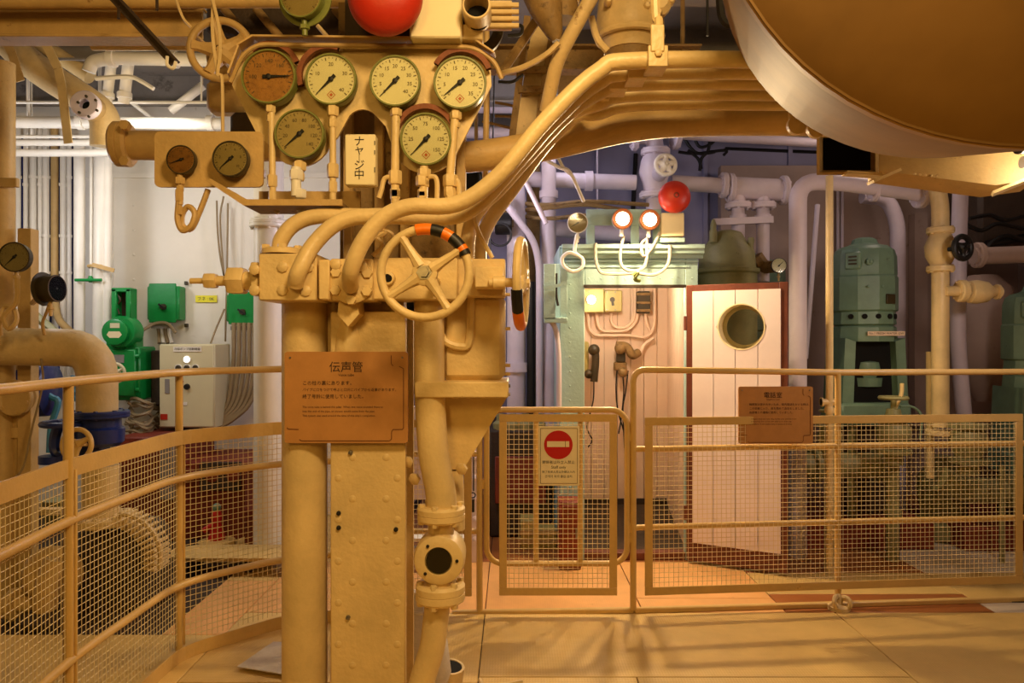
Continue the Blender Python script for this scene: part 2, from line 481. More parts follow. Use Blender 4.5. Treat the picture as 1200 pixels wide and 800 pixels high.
def gauge(label, c, ax, R, dial, case, needle=2.4, numbers=None, stem=0.0, mark=None, depth=0.5, stem_m=None, up=(0, 0, 1), back=False, name='pressure_gauge', flip=False):
    """c = centre of the dial, ax = outward"""
    ax = V(ax).normalized(); u, v = frame(ax); c = V(c); D = R * depth
    root = thing(name, label, 'gauge', c - ax * D)
    MB().lathe(c - ax * D, ax, [(0, R * .9), (D * .1, R * .97), (D * .95, R * .97), (D * .95, R * .9)], 36).build('case', case, root)
    if back:
        MB().lathe(c - ax * (D * 1.08), ax, [(0, R * 1.22), (R * .05, R * 1.25), (R * .12, R * 1.25), (R * .14, R * .9)], 36).build('back_flange', case, root)
    MB().lathe(c - ax * R * .06, ax, [(0, R * .965), (0, R * 1.0), (R * .1, R * 1.01), (R * .16, R * .99), (R * .16, R * .935), (R * .05, R * .925), (0, R * .965)], 40).build('bezel', case, root)
    MB().lathe(c - ax * R * .02, ax, [(0, R * .93), (R * .02, R * .92)], 36).build('dial', dial, root)
    b = MB()
    for i in range(28):
        a = math.radians(-45 + 270 * i / 27)
        d = u * math.cos(a) + v * math.sin(a)
        L = .12 if i % 3 == 0 else .06
        b.bar(c + d * R * (.86 - L) + ax * .0012, c + d * R * .86 + ax * .0012, R * (.018 if i % 3 else .03), .0006, up=d.cross(ax))
    b.build('scale_marks', DIALINK, root, kind='stuff')
    if numbers:
        for i, s in enumerate(numbers):
            if not s: continue
            a = math.radians(225 - 270 * (i + .0) / max(1, len(numbers) - 1))
            text(s, R * .2, c + (u * math.cos(a) + v * math.sin(a)) * R * .58 + ax * .0016, DIALINK, root, 'numeral', u, v)
    if mark:
        text('◈', R * .34, c - v * R * .62 + ax * .0014, mark, root, 'dial_emblem', u, v)
    d = u * math.cos(needle) + v * math.sin(needle); q = d.cross(ax)
    MB().prism([(-.22, -.07), (-.22, .07), (-.02, .06), (.8, .006), (.8, -.006), (-.02, -.06)], c + ax * R * .05, d * R, q * R, ax * R * .015).build('needle', KINK, root)
    MB().lathe(c + ax * R * .03, ax, [(0, R * .1), (R * .05, R * .1), (R * .07, R * .05)], 14).build('needle_hub', KINK, root)
    MB().lathe(c + ax * R * .085, ax, [(0, R * .9), (R * .012, R * .9)], 30).build('glass', GLASS, root)
    if stem:
        m = stem_m or case
        p = c - ax * D * .5 - v * R * .95
        MB().cyl(p, p - v * stem, R * .13, n=10).build('stem', m, root)
        MB().lathe(p - v * stem * .35, -v, [(0, R * .16), (R * .03, R * .24), (R * .2, R * .24), (R * .23, R * .16)], 6).build('hex_nut', m, root)
    return root
def mesh_panel(parent, a, b, z0, z1, sp, r):
    """square wire mesh between two plan points; one part of thin wires"""
    a, b = V(a), V(b); d = b - a; L = d.length; x = d.normalized(); nrm = V((-x.y, x.x, 0))
    mb = MB()
    k = int(L / sp)
    for i in range(1, k + 1):
        p = a + x * (L * i / (k + 1))
        mb.tube([V((p.x, p.y, z0)), V((p.x, p.y, z1))], r, 4)
    k = int((z1 - z0) / sp)
    for i in range(1, k + 1):
        z = z0 + (z1 - z0) * i / (k + 1)
        mb.tube([V((a.x, a.y, z)) + nrm * r, V((b.x, b.y, z)) + nrm * r], r, 4)
    return mb.build('wire_mesh', WIRE, parent, kind='stuff')
def hexnut(mb, c, ax, r, t):
    mb.lathe(V(c), ax, [(0, r * .9), (t * .12, r), (t * .88, r), (t, r * .9)], 6)
    return mb
# ================================================================ the setting
def structure(name, mb, m, ang=42):
    return mb.build(name, m, None, 'structure', ang=ang)
CZ = 3.45
floor = structure('floor', MB().span((-5, -1.2, -0.06), (5, 7.2, -0.012)), DARKBROWN)
def plate(x0, x1, y0, y1, m, z=0.0):
    g = 0.0022
    MB().span((x0 + g, y0 + g, -0.012), (x1 - g, y1 - g, z), 0.003).build('deck_plate', m, floor)
for x0, x1, y0, y1, m in [
    (-1.38, -0.14, 1.6, 3.05, DECK), (-1.38, -0.14, 3.05, 3.84, DECK), (-0.14, 0.52, 1.6, 3.1, DECK), (0.52, 1.67, 1.6, 3.1, DECK),
    (-0.14, 1.67, 3.1, 3.84, DECK), (1.67, 3.6, 1.6, 3.84, DECK), (-1.38, 3.6, -1.2, 1.6, DECK),
    (-0.14, 0.68, 3.84, 4.72, DECK2), (0.68, 1.42, 3.84, 4.05, DECK2), (0.68, 1.42, 4.05, 4.72, DECK2), (1.42, 2.5, 3.84, 4.12, DECKRED), (1.42, 2.5, 4.12, 4.5, DECK),
    (2.5, 3.6, 3.84, 4.06, DECKWHITE), (2.5, 3.6, 4.06, 4.5, DECK), (1.42, 2.5, 4.5, 7.0, DECKRED), (2.5, 3.6, 4.5, 5.4, DECKWHITE), (2.5, 3.6, 5.4, 7.0, DECKRED), (3.6, 5, 1.6, 7.0, DECKRED),
    (-1.38, -0.14, 3.84, 4.72, DECK2), (-0.14, 1.42, 4.72, 5.6, DECKRED), (-1.15, -0.14, 4.72, 5.6, DECKRED), (-0.8, 1.42, 5.6, 7.0, DECKRED),
    (-2.6, -1.38, 1.6, 2.9, DECK), (-2.6, -1.38, 2.9, 3.55, DECK), (-4, -2.6, 1.6, 3.55, DECK), (-1.68, -1.38, 3.55, 4.35, DECK2),
    (-1.68, -1.38, 4.35, 4.72, DECK), (-5, -2.02, 3.7, 6, DARKBROWN), (-2.02, -1.15, 4.72, 6, DECK)]:
    plate(x0, x1, y0, y1, m)
# raised edge strips along the walkway
structure('trim_1', MB().bar(P(530, 718, 3.83) + V((0, 0, .0)), V((0.63, 3.835, 0.012)), 0.03, 0.03, b=.006), RAIL)
structure('trim_2', MB().bar(V((0.63, 3.835, 0.012)), V((3.3, 4.045, 0.012)), 0.03, 0.03, b=.006), RAIL)
structure('ceiling', MB().span((-5, -1.2, CZ), (5, 7.2, CZ + .08)), CEIL)
structure('wall_back', MB().span((-5, 6.0, 0), (-0.95, 6.1, CZ)), WHITEWALL)
structure('wall_rear', MB().span((-0.95, 7.0, 0), (5, 7.1, CZ)), LILACWALL)
structure('wall_return', MB().span((-0.95, 6.1, 0), (-0.85, 7.0, CZ)), LILACWALL)
structure('wall_left', MB().span((-5.1, 1.6, 0), (-5, 6.1, CZ)), WHITEWALL)
structure('wall_right', MB().span((4.6, 1.6, 0), (4.7, 7.1, CZ)), DIMWALL)
# bulkhead stiffeners / panel seams on the white wall
wb = bpy.data.objects['wall_back']
for px in (131, 305):
    MB().span((P(px, 0, 6).x - .02, 5.985, 0.2), (P(px, 0, 6).x + .02, 6.0, 2.72)).build('seam_strip', WHITEWALL, wb)
MB().span((-4.2, 5.98, 2.72), (-0.95, 6.0, 2.76)).build('seam_strip', WHITEWALL, wb)
rv = None
for px in (157, 158):
    for k in range(9):
        p = V((P(157, 0, 6).x, 5.995, .9 + k * .2))
        if px == 157:
            rv = MB().lathe(p, (0, -1, 0), [(0, .012), (.004, .009), (.006, 0)], 10).build('rivet', WHITEWALL, wb) if rv is None else again(rv, p, wb, 'rivet')
wr = bpy.data.objects['wall_rear']
for px in (826, 925, 1075, 700):
    MB().span((P(px, 0, 7).x - .02, 6.97, 0), (P(px, 0, 7).x + .02, 7.0, CZ)).build('seam_strip', LILACWALL, wr)
# right hand bay: a dusty rose lining in front of the lilac bulkhead
structure('wall_bay', MB().span((1.9, 6.75, 0), (5, 6.85, 3.0)), DIMWALL)
# deck beams carrying the ceiling
for k, (y, h) in enumerate(((6.6, .22), (5.75, .2), (4.9, .2), (4.1, .16), (3.35, .14))):
    b = MB().span((-5, y - .012, CZ - h), (4.6, y + .012, CZ)).span((-5, y - .06, CZ - h - .015), (4.6, y + .06, CZ - h))
    structure('ceiling_beam', b, CEIL)
# deckhead plate, pale, seen beyond the valve
structure('ceiling_panel', MB().span((0.55, 4.3, 2.93), (2.3, 4.8, 3.0)), LILAC)
structure('ceiling_soffit', MB().span((0.3, 4.82, 2.75), (2.6, 4.88, 3.2)), BROWNISH)

# ================================================================ the riveted column with its pipes
Yc = 2.5
root = thing('riveted_column', 'wide cream riveted steel column carrying the brown voice tube sign', 'column', P(431, 885, Yc))
x0, x1 = P(387, 0, Yc).x, P(475, 0, Yc).x
MB().span((x0, Yc, 0), (x1, Yc + .03, P(0, 365, Yc).z), .004).build('front_plate', CREAM, root)
MB().span((x0 + .1, Yc + .03, 0), (x0 + .125, Yc + .2, P(0, 365, Yc).z)).build('web', CREAM2, root)
MB().span((x0, Yc + .2, 0), (x1, Yc + .22, P(0, 365, Yc).z)).build('rear_plate', CREAM2, root)
rv = None
for k in range(26):
    for side in (0, 1, 2, 3):
        if (k % 2 == 0) != (side in (0, 3)): continue
        p = V((x0 + (.027, .075, x1 - x0 - .065, x1 - x0 - .027)[side], Yc, .1 + k * .07))
        if p.z > 1.2: continue
        rv = MB().lathe(p, (0, -1, 0), [(0, .0145), (.002, .0135), (.004, .009), (.0048, 0)], 12).build('rivet', CREAM, root) if rv is None else again(rv, p, root, 'rivet')
for px, py in ((397, 601), (397, 618), (464, 620), (408, 723), (411, 530)):
    MB().lathe(P(px, py, Yc) , (0, -1, 0), [(0, .008), (.008, .007), (.009, 0)], 10).build('screw', STEEL if py in (723, 530) else KINK, root)
# upper backing of the column behind the gauge board
MB().span((P(398, 0, 2.86).x, 2.86, P(0, 350, 2.86).z), (P(545, 0, 2.86).x, 2.95, P(0, 95, 2.86).z), .005).build('upper_plate', BROWNISH, root)
for px in (404, 440, 470, 535):
    MB().span((P(px, 0, 2.85).x, 2.82, P(0, 345, 2.86).z), (P(px, 0, 2.85).x + .035, 2.86, P(0, 125, 2.86).z), .004).build('upper_rib', TAN, root)
MB().span((P(398, 0, 2.9).x, 2.88, P(0, 95, 2.9).z), (P(545, 0, 2.9).x, 2.94, CZ)).build('upper_web', BROWNISH, root)
# cream pillar pipe
pipe('thick cream vertical pipe standing close beside the riveted column', [P(357, 873, 2.57), P(357, 352, 2.57)], S(26, 2.57), CREAM, n=28, flanges=[(P(357, 868, 2.57), (0, 0, 1), S(36, 2.57), .02)])
# neck under the manifold, cone pieces above the sign
MB().lathe(P(410, 412, 2.53), (0, 0, 1), [(0, .055), (.05, .05), (.12, .035), (.19, .03)], 16).build('neck_cone', CREAM, root)
MB().span((P(380, 0, 2.6).x, 2.58, P(0, 460, 2.6).z), (P(474, 0, 2.6).x, 2.66, P(0, 350, 2.6).z), .006).build('head_plate', CREAM2, root)
MB().span((P(484, 0, 2.74).x, 2.72, 0.02), (P(547, 0, 2.74).x, 2.76, P(0, 470, 2.74).z - .35)).build('shadow_plate', CREAM2, root) if False else None

# brown information sign on the column
def sign_board(label, c, wd, ht, Yoff, lines):
    t = thing('information_sign', label, 'sign', c)
    def rr(wd, ht, r, k=5):
        o = []
        for cx, cy, a in ((wd - r, ht - r, 0), (-wd + r, ht - r, 90), (-wd + r, -ht + r, 180), (wd - r, -ht + r, 270)):
            for j in range(k + 1):
                an = math.radians(a + 90 * j / k); o.append((cx + r * math.cos(an), cy + r * math.sin(an)))
        return o
    MB().prism(rr(wd / 2, ht / 2, ht * .035), c, (1, 0, 0), (0, 0, 1), (0, .012, 0)).build('board', SIGNW, t)
    f = lambda x, y: V((c.x + (x - .5) * wd, c.y - .0012, c.z + (.5 - y) * ht))
    for body, sz, x, y, al, m in lines:
        text(body, sz * ht, f(x, y), m, t, 'lettering', align=al)
    g = MB()
    r = ht * .0035
    for seq in ([(.865, .04), (.865, .13), (.88, .155)], [(.93, .16), (.965, .185), (.965, .835), (.955, .85), (.88, .85), (.868, .875), (.868, .955), (.85, .975), (.14, .975), (.12, .96)], [(.02, .83), (.03, .845), (.115, .85)]):
        q = [f(a, b) for a, b in seq]
        for a, b in zip(q, q[1:]): g.bar(a, b, r * 2.4, .0008, up=(0, 0, 1) if abs((b - a).x) > abs((b - a).z) else (1, 0, 0))
    g.build('border_line', GROOVE, t)
    for a in (.045, .955):
        MB().lathe(f(a, .065), (0, -1, 0), [(0, ht * .012), (.002, ht * .008)], 10).build('screw', STEEL, t)
    return t
Ys = 2.47
c = (P(333.5, 412, Ys) + P(478, 519, Ys)) / 2
sign_board('brown voice tube sign with dark Japanese lettering fixed across the riveted column', c, S(144.5, Ys), S(107, Ys), 0, [
    ('伝声管', .125, .5, .175, 'CENTER', INK), ('Voice tube', .04, .5, .255, 'CENTER', INK),
    ('この柱の裏にあります。', .052, .145, .345, 'LEFT', INK), ('パイプに口をつけて呼ぶと口元にパイプから返事があります。', .0375, .145, .418, 'LEFT', INK),
    ('終了号鈴に使用していました。', .05, .145, .492, 'LEFT', INK),
    ('The voice tube is behind this pillar. When one voice sounded there to', .031, .145, .605, 'LEFT', INK),
    ('into this end of the pipe, an answer would come from the pipe.', .031, .145, .652, 'LEFT', INK),
    ("This system was used around the time of this ship's completion.", .031, .145, .70, 'LEFT', INK)])

# ---------------------------------------------------------------- manifold
root = thing('valve_manifold', 'cream cast valve manifold with bolted blocks below the gauge board', 'manifold', P(440, 352, 2.45))
def block(px0, py0, px1, py1, Y0, Y1, name, m=CREAM, b=.004):
    a = P(px0, py1, Y0); d = P(px1, py0, Y0)
    return MB().span((a.x, Y0, a.z), (d.x, Y1, d.z), b).build(name, m, root)
block(303, 297, 371, 352, 2.38, 2.6, 'end_block')
block(293, 307, 303, 346, 2.40, 2.58, 'end_plate')
block(373, 304, 386, 351, 2.37, 2.6, 'spacer_plate')
block(387, 303, 437, 352, 2.40, 2.6, 'valve_block')
block(437, 302, 536, 351, 2.42, 2.6, 'centre_block')
block(536, 303, 592, 347, 2.45, 2.6, 'side_block', CREAM2)
b = MB().lathe(P(412, 330, 2.40), (0, -1, 0), [(0, S(26, 2.4)), (.012, S(26, 2.4)), (.016, S(24, 2.4)), (.018, S(15, 2.4))], 28).build('round_flange', CREAM, root)
bolts_on(b, P(412, 330, 2.385), (0, -1, 0), S(21, 2.4), 6, S(6.5, 2.4), .02, CREAM, .5)
b = MB().lathe(P(330, 298, 2.45), (0, 0, 1), [(0, S(24, 2.45)), (.015, S(24, 2.45)), (.02, S(20, 2.45))], 24).build('round_flange', CREAM, root)
bolts_on(b, P(330, 291, 2.45), (0, 0, 1), S(19, 2.45), 5, S(5, 2.45), .018, CREAM)
for px, py in ((332, 340), (359, 341), (332, 313), (362, 313), (394, 310), (425, 312), (299, 316), (299, 340)):
    MB().lathe(P(px, py, 2.385), (0, -1, 0), [(0, S(6.5, 2.4)), (.01, S(6.5, 2.4)), (.013, S(5, 2.4))], 8).build('bolt', CREAM, root)
MB().cyl(P(303, 329, 2.46), P(270, 329, 2.46), S(11, 2.46), n=16).build('gland', CREAM, root)
hexnut(MB(), P(288, 329, 2.46), (-1, 0, 0), S(17, 2.46), S(20, 2.46)).build('hex_nut', CREAM, root)
MB().cyl(P(270, 329, 2.46), P(253, 329, 2.46), S(6, 2.46), n=12).build('spindle', CREAM, root)
hexnut(MB(), P(254, 329, 2.46), (-1, 0, 0), S(9.5, 2.46), S(14, 2.46)).build('hex_nut', CREAM, root)
MB().cyl(P(240, 329, 2.46), P(223, 329, 2.46), S(3.4, 2.46), n=12).build('spindle', CREAM, root)
MB().prism([(-.03, 0), (.03, 0), (.035, -.05), (0, -.09), (-.035, -.05)], P(408, 350, 2.42), (1, 0, 0), (0, 0, 1), (0, .1, 0)).build('outlet_boss', CREAM, root)
# fitting towards the side wheel
block(556, 312, 590, 337, 2.36, 2.45, 'gland_block')
MB().cyl(P(573, 331, 2.35), P(610, 331, 2.35), S(5.5, 2.35), n=14).build('spindle', CREAM, root)
MB().cyl(P(578, 331, 2.35), P(592, 331, 2.35), S(8, 2.35), n=14).build('gland', CREAM, root)
MB().lathe(P(455, 326, 2.42), (0, -1, 0), [(0, S(9, 2.4)), (.02, S(8, 2.4)), (.022, S(4.5, 2.4)), (.006, S(4.5, 2.4))], 18).build('plug', CREAM, root)
MB().cyl(P(455, 326, 2.413), P(455, 326, 2.396), S(4.4, 2.4), n=14).build('plug_hole', VOID, root)
# small twisted valve tail behind the front wheel
line('small rag of cream rope twisted behind the handwheel', PP([(437, 300), (448, 287), (442, 278), (452, 272), (447, 268), (460, 276), (452, 290)], 2.42), .008, CREAM2, 'rope_rag', 'rope')

# front handwheel with orange and black tape
R_ = S(52, 2.18)
wheel('cream spoked handwheel with orange and black tape on its upper rim', P(498, 320, 2.18), (-.04, -1, .03), R_, S(5.2, 2.18), CREAM, 4, math.radians(33), hub=S(15, 2.18), stem=.26, stem_r=.014, spoke=S(4.6, 2.18), nut=STEEL, name='taped_handwheel',
      tape=[(math.radians(102), math.radians(82), ORANGE), (math.radians(82), math.radians(66), BLACK), (math.radians(66), math.radians(54), ORANGE), (math.radians(54), math.radians(36), BLACK), (math.radians(36), math.radians(30), ORANGE), (math.radians(30), math.radians(24), BLACK)])
wheel('cream handwheel seen edge on beside the manifold, taped at the bottom', P(611, 332, 2.35), (1, -.12, 0), S(50, 2.35), S(5, 2.35), CREAM, 4, .4, hub=S(14, 2.35), stem=.03, stem_r=.012, spoke=S(4.4, 2.35), name='taped_handwheel',
      tape=[(math.radians(-168), math.radians(-138), BLACK), (math.radians(-138), math.radians(-98), ORANGE)])

# ---------------------------------------------------------------- five bundled pipes
zb = lambda py, Y: P(0, py, Y).z
H = 2.27
def bundle_pipe(label, left, Y, xr=2.0):
    pts = left + [V((P(700, 0, Y).x, Y, H - .035)), V((P(752, 0, Y).x, Y, H)), V((1.1, Y, H)), V((xr, Y, H - .01))]
    return pipe(label, pts, .026, CREAM, smooth=True, n=14)
bundle_pipe('front cream bundle pipe bending down into the round manifold flange', PP([(411, 336, 2.37), (411, 318, 2.30), (424, 285, 2.29), (448, 256, 2.29), (480, 242, 2.29), (535, 239, 2.29), (585, 205, 2.29), (640, 140, 2.29)]), 2.30)
bundle_pipe('cream bundle pipe bending down into the manifold end block front', PP([(346, 334, 2.36), (350, 318, 2.34), (368, 286, 2.37), (398, 260, 2.39), (440, 253, 2.40), (520, 255, 2.40), (560, 240, 2.40), (610, 185, 2.40), (650, 140, 2.40)]), 2.40)
bundle_pipe('cream bundle pipe rising from the top flange of the manifold end', PP([(326, 297, 2.47), (330, 280, 2.47), (346, 262, 2.48), (375, 253, 2.49), (430, 253, 2.5), (520, 253, 2.5), (570, 234, 2.5), (612, 190, 2.5), (660, 138, 2.5)]), 2.50)
bundle_pipe('cream bundle pipe dropping steeply behind the taped front handwheel', PP([(548, 330, 2.55), (548, 285, 2.58), (556, 254, 2.6), (585, 218, 2.61), (625, 172, 2.61), (665, 135, 2.61)]), 2.61, 1.9)
bundle_pipe('rear cream bundle pipe dropping onto the side block of the manifold', PP([(566, 330, 2.60), (562, 295, 2.66), (572, 262, 2.7), (600, 222, 2.72), (640, 168, 2.72), (675, 135, 2.72)]), 2.72, 1.9)
line('thin cream tube looping over the side block beside the bundled pipes', PP([(577, 302, 2.55), (560, 270, 2.56), (556, 245, 2.58), (566, 226, 2.62)]), .008, CREAM, 'thin_tube', 'tube')
# stepped clips and the hanger
root = thing('pipe_hanger', 'cream hanger strap with stepped clips holding the five bundled pipes', 'bracket', P(768, 60, 2.35))
for k, Y in enumerate((2.30, 2.40, 2.50, 2.61, 2.72)):
    cx = P(768 - k * 4, 0, 2.3).x - k * .035
    MB().span((cx - .03, Y - .04, H - .034), (cx + .03, Y + .045, H - .026), .002).span((cx - .03, Y - .045, H - .034), (cx + .03, Y - .035, H + .03), .002).build('clip', CREAM, root)
    MB().ring((cx - .012, Y, H), (1, 0, 0), .027, .031, .024, 18).build('pipe_band', CREAM, root)
    MB().lathe((cx, Y - .045, H + .005), (0, -1, 0), [(0, .012), (.008, .012), (.01, .008)], 6).build('bolt', CREAM, root)
MB().tube(spline(PP([(766, 68, 2.27), (770, 50, 2.27), (772, 25, 2.28), (768, 5, 2.29), (768, -160, 2.29)])), .014, 8).build('strap_rod', CREAM, root)
MB().span((P(762, 0, 2.26).x, 2.25, P(0, 60, 2.25).z), (P(778, 0, 2.26).x, 2.262, P(0, 28, 2.25).z), .003).build('strap', CREAM, root)
# fat pipe under the bundle
pipe('fat tan pipe sweeping along beneath the five bundled pipes', [P(480, 188, 2.9), P(560, 183, 2.9), P(640, 170, 2.9), P(740, 148, 2.9), P(830, 141, 2.9), P(1000, 141, 2.9), P(1150, 141, 2.9)], S(18, 2.9), TAN, smooth=True, n=20)

# ---------------------------------------------------------------- voice pipe: square tank, hopper, pipe, sight glass
root = thing('condensate_tank', 'cream flat tank above a tapering hopper strapped beside the column', 'tank', P(552, 560, 2.62))
a, d = P(517, 446, 2.56), P(592, 345, 2.56)
MB().span((a.x, 2.56, a.z), (d.x, 2.75, d.z), .02).build('tank_body', CREAM, root)
MB().span((P(486, 0, 2.452).x, 2.452, P(0, 466, 2.452).z), (P(596, 0, 2.53).x, 2.78, P(0, 446, 2.53).z), .004).build('strap', CREAM, root)
A = [P(512, 466, 2.56), P(594, 466, 2.56)]; B = [P(516, 550, 2.6), P(543, 550, 2.6)]
vs = [A[0], A[1], A[1] + V((0, .2, 0)), A[0] + V((0, .2, 0)), B[0], B[1], B[1] + V((0, .1, 0)), B[0] + V((0, .1, 0))]
MB().add(vs, [(0, 1, 2, 3), (4, 5, 6, 7), (0, 1, 5, 4), (1, 2, 6, 5), (2, 3, 7, 6), (3, 0, 4, 7)]).build('hopper', CREAM, root)
MB().tube([P(530, 550, 2.64), P(532, 620, 2.64)], S(13, 2.64), 12).build('outlet', CREAM, root)
MB().tube(spline(PP([(516, 330, 2.58), (512, 372, 2.555), (520, 398, 2.55), (540, 406, 2.55), (550, 398, 2.55), (552, 345, 2.55)])), S(5, 2.55), 8).build('lifting_handle', CREAM, root)
for py in (345, 385, 428, 438, 452, 462):
    MB().cyl(P(590, py, 2.6), P(598, py, 2.6), .006, n=8).build('bolt', STEEL if py > 440 else CREAM, root)

root = thing('sight_glass_pipe', 'cream drain pipe with a round dark sight glass below two flanges', 'pipe', P(495, 850, 2.5))
MB().tube(spline(PP([(503, 345, 2.53), (503, 420, 2.52), (504, 470, 2.51), (508, 530, 2.5), (516, 575, 2.5), (518, 605, 2.5)])), S(18, 2.5), 18).build('upper_pipe', CREAM, root)
flange(root, P(517, 601, 2.5), (0, 0, 1), S(28, 2.5), S(18, 2.5), CREAM, 6, .012)
MB().cyl(P(517, 612, 2.5), P(517, 630, 2.5), S(15, 2.5), n=18).build('neck', CREAM, root)
cc = P(516, 651, 2.5)
ax = V((0, -1, 0))
MB().lathe(cc - ax * .07, ax, [(0, S(24, 2.5)), (.01, S(29, 2.5)), (.10, S(30, 2.5)), (.125, S(28, 2.5)), (.13, S(25, 2.5)), (.132, S(16, 2.5)), (.122, S(15, 2.5)), (.122, 0)], 36).build('sight_body', CREAM, root)
MB().lathe(cc + ax * .0535, ax, [(0, S(14.6, 2.5)), (.003, S(14.6, 2.5))], 30).build('sight_void', VOID, root, label='dark interior of the sight glass')
MB().lathe(cc + ax * .059, ax, [(0, S(14.8, 2.5)), (.002, S(14.8, 2.5))], 30).build('sight_glass', GLASS, root)
for k in (0, 2.2, 3.9):
    MB().lathe(cc + ax * .06 + V((math.cos(k), 0, math.sin(k))) * S(21, 2.5), ax, [(0, .006), (.006, .005)], 8).build('screw', KINK, root)
MB().cyl(P(517, 676, 2.5), P(517, 684, 2.5), S(17, 2.5), n=18).build('neck', CREAM, root)
flange(root, P(516, 693, 2.5), (0, 0, 1), S(29, 2.5), S(22, 2.5), CREAM, 6, .012)
MB().tube(spline(PP([(514, 700, 2.5), (511, 722, 2.5), (506, 760, 2.5), (494, 800, 2.5), (486, 845, 2.5), (486, 886, 2.5)])), S(15, 2.5), 18).build('lower_pipe', CREAM, root)
# lugs left of the pipe
for px, py in ((479, 540), (487, 560), (542, 548)):
    MB().lathe(P(px, py, 2.54), (-.4, -1, -.3), [(0, .02), (.012, .022), (.016, .014)], 6).build('lug', CREAM2, root)

# things standing on the deck behind the column
root = thing('wrapped_bundle', 'white canvas wrapped bundle behind the drain pipe foot', 'bundle', V((P(490, 0, 2.95).x, 2.95, 0)))
MB().lathe((P(492, 0, 2.95).x, 2.95, .01), (0, 0, 1), [(0, .10), (.08, .125), (.2, .11), (.3, .075), (.36, .04), (.4, .03)], 14).build('canvas', CANVAS, root)
MB().torus((P(492, 0, 2.95).x, 2.95, .34), (0, 0, 1), .055, .008, 20, 6).build('lashing', CANVAS, root)
root = thing('open_pipe_stub', 'short tan open pipe stub with dark mouth on the deck', 'pipe', P(524, 0, 3.02) * V((1, 1, 0)) if False else V((P(524, 0, 3.02).x, 3.02, 0)))
cx = V((P(524, 0, 3.02).x, 3.02, 0))
MB().lathe(cx, (.12, -.1, 1), [(0, .06), (.085, .062), (.085, .052), (.07, .05)], 24).build('stub', CREAM2, root)
MB().lathe(cx + V((.009, -.007, .078)), (.12, -.1, 1), [(0, .053), (.003, .053)], 24).build('dark_mouth', VOID, root)
line('short cream bent rod lying on the deck near the open stub', [V((P(562, 0, 3.02).x, 3.05, .012)), V((P(566, 0, 3.02).x, 2.98, .012)), V((P(590, 0, 3.0).x, 3.0, .012)), V((P(612, 0, 3.02).x, 3.03, .012))], .009, CREAM2, 'bent_rod', 'rod', smooth=False, rad=.03)
root = thing('floor_hook', 'cast cream deck ring fitting on the walkway edge', 'fitting', V((P(983, 0, 3.9).x, 3.9, 0)))
cx = V((P(983, 0, 3.88).x, 3.88, 0))
MB().lathe(cx, (0, 0, 1), [(0, .055), (.02, .055), (.03, .04)], 14).build('base', CREAM2, root)
MB().torus(cx + V((-.02, -.02, .045)), (1, -1, .2), .028, .013, 16, 8).build('ring', CREAM2, root)
MB().torus(cx + V((.025, -.02, .042)), (-1, -1, .2), .026, .013, 16, 8).build('ring', CREAM2, root)
MB().lathe(cx + V((0, 0, .03)), (0, 0, 1), [(0, .018), (.04, .016), (.05, .008)], 10).build('post', CREAM2, root)
# flat rag boards lying at the foot of the left railing
root = thing('loose_plate', 'pale loose sheet lying at the foot of the railing', 'sheet', V((-1.0, 3.2, 0)))
MB().prism([(-1.17, 3.16), (-.93, 3.08), (-.86, 3.42), (-1.10, 3.42)], (0, 0, .014), (1, 0, 0), (0, 1, 0), (0, 0, .004)).build('sheet', CANVAS, root)

# ================================================================ gauge board
Yg = 2.62
root = thing('gauge_board', 'cream cut-out gauge board holding the six large gauges', 'gauge board', P(425, 195, Yg))
def cir(cx, cy, r, a0, a1, k=9): return [(cx + r * math.cos(math.radians(a0 + (a1 - a0) * i / k)), cy - r * math.sin(math.radians(a0 + (a1 - a0) * i / k))) for i in range(k + 1)]
out = [(283, 62), (300, 52), (560, 55), (574, 66)] + [(576, 100)] + cir(499, 163, 40, -20, -160, 10) + [(452, 148)] + cir(425, 148, 20, 40, 140, 6) + [(396, 160)] + cir(351, 157, 38, -20, -160, 10) + [(300, 155), (272, 100)]
o = P(0, 0, Yg)
poly = [((P(x, y, Yg) - o).x, (P(x, y, Yg) - o).z) for x, y in out]
MB().prism(poly, o, (1, 0, 0), (0, 0, 1), (0, .012, 0)).build('board', CREAM, root)
MB().tube(bend(PP([(270, 96, 2.6), (284, 64, 2.58), (302, 52, 2.58), (556, 55, 2.58), (580, 72, 2.59), (588, 92, 2.6)]), .05), .008, 8).build('hood_edge', TAN, root)
pts = PP([(272, 92, Yg), (284, 60, Yg), (302, 49, Yg), (556, 52, Yg), (580, 68, Yg)])
for a, b2 in zip(pts, pts[1:]): MB().bar(a + V((0, -.03, 0)), b2 + V((0, -.03, 0)), .006, .07, up=(0, -.1, 1)).build('hood', TAN, root)
Yf = 2.555
def G(label, px, py, r, **k):
    return gauge(label, P(px, py, Yf), (k.pop('tx', 0), -1, k.pop('tz', 0)), S(r, Yf), k.pop('dial', DIAL), k.pop('case', GCASE), name='large_gauge', **k)
EMB = paint('faded_red_emblem', 'C8602A', 0.5, 0.1, 9, bump=0)
G('large gauge with a rusted orange face at the board corner', 315, 90, 32, dial=DIALRUST, needle=0.03, numbers=['', '100', '120', '140', '160', '180', ''], stem=.0)
G('large cream gauge reading zero, marked 10 20 30 40', 388, 93, 30, needle=math.radians(225), numbers=['', '10', '20', '30', '40'], mark=EMB, tz=-.03, stem=.0)
G('large cream gauge under the big red bell, marked to 40', 463, 95, 30, needle=math.radians(226), numbers=['0', '5', '10', '15', '20', '25', '30', '35', '40'], mark=None)
G('large cream gauge beside the bell box with red dial emblem', 539, 97, 31, needle=math.radians(219), numbers=['0', '5', '10', '15', '20', '25', '30', '35'], mark=EMB)
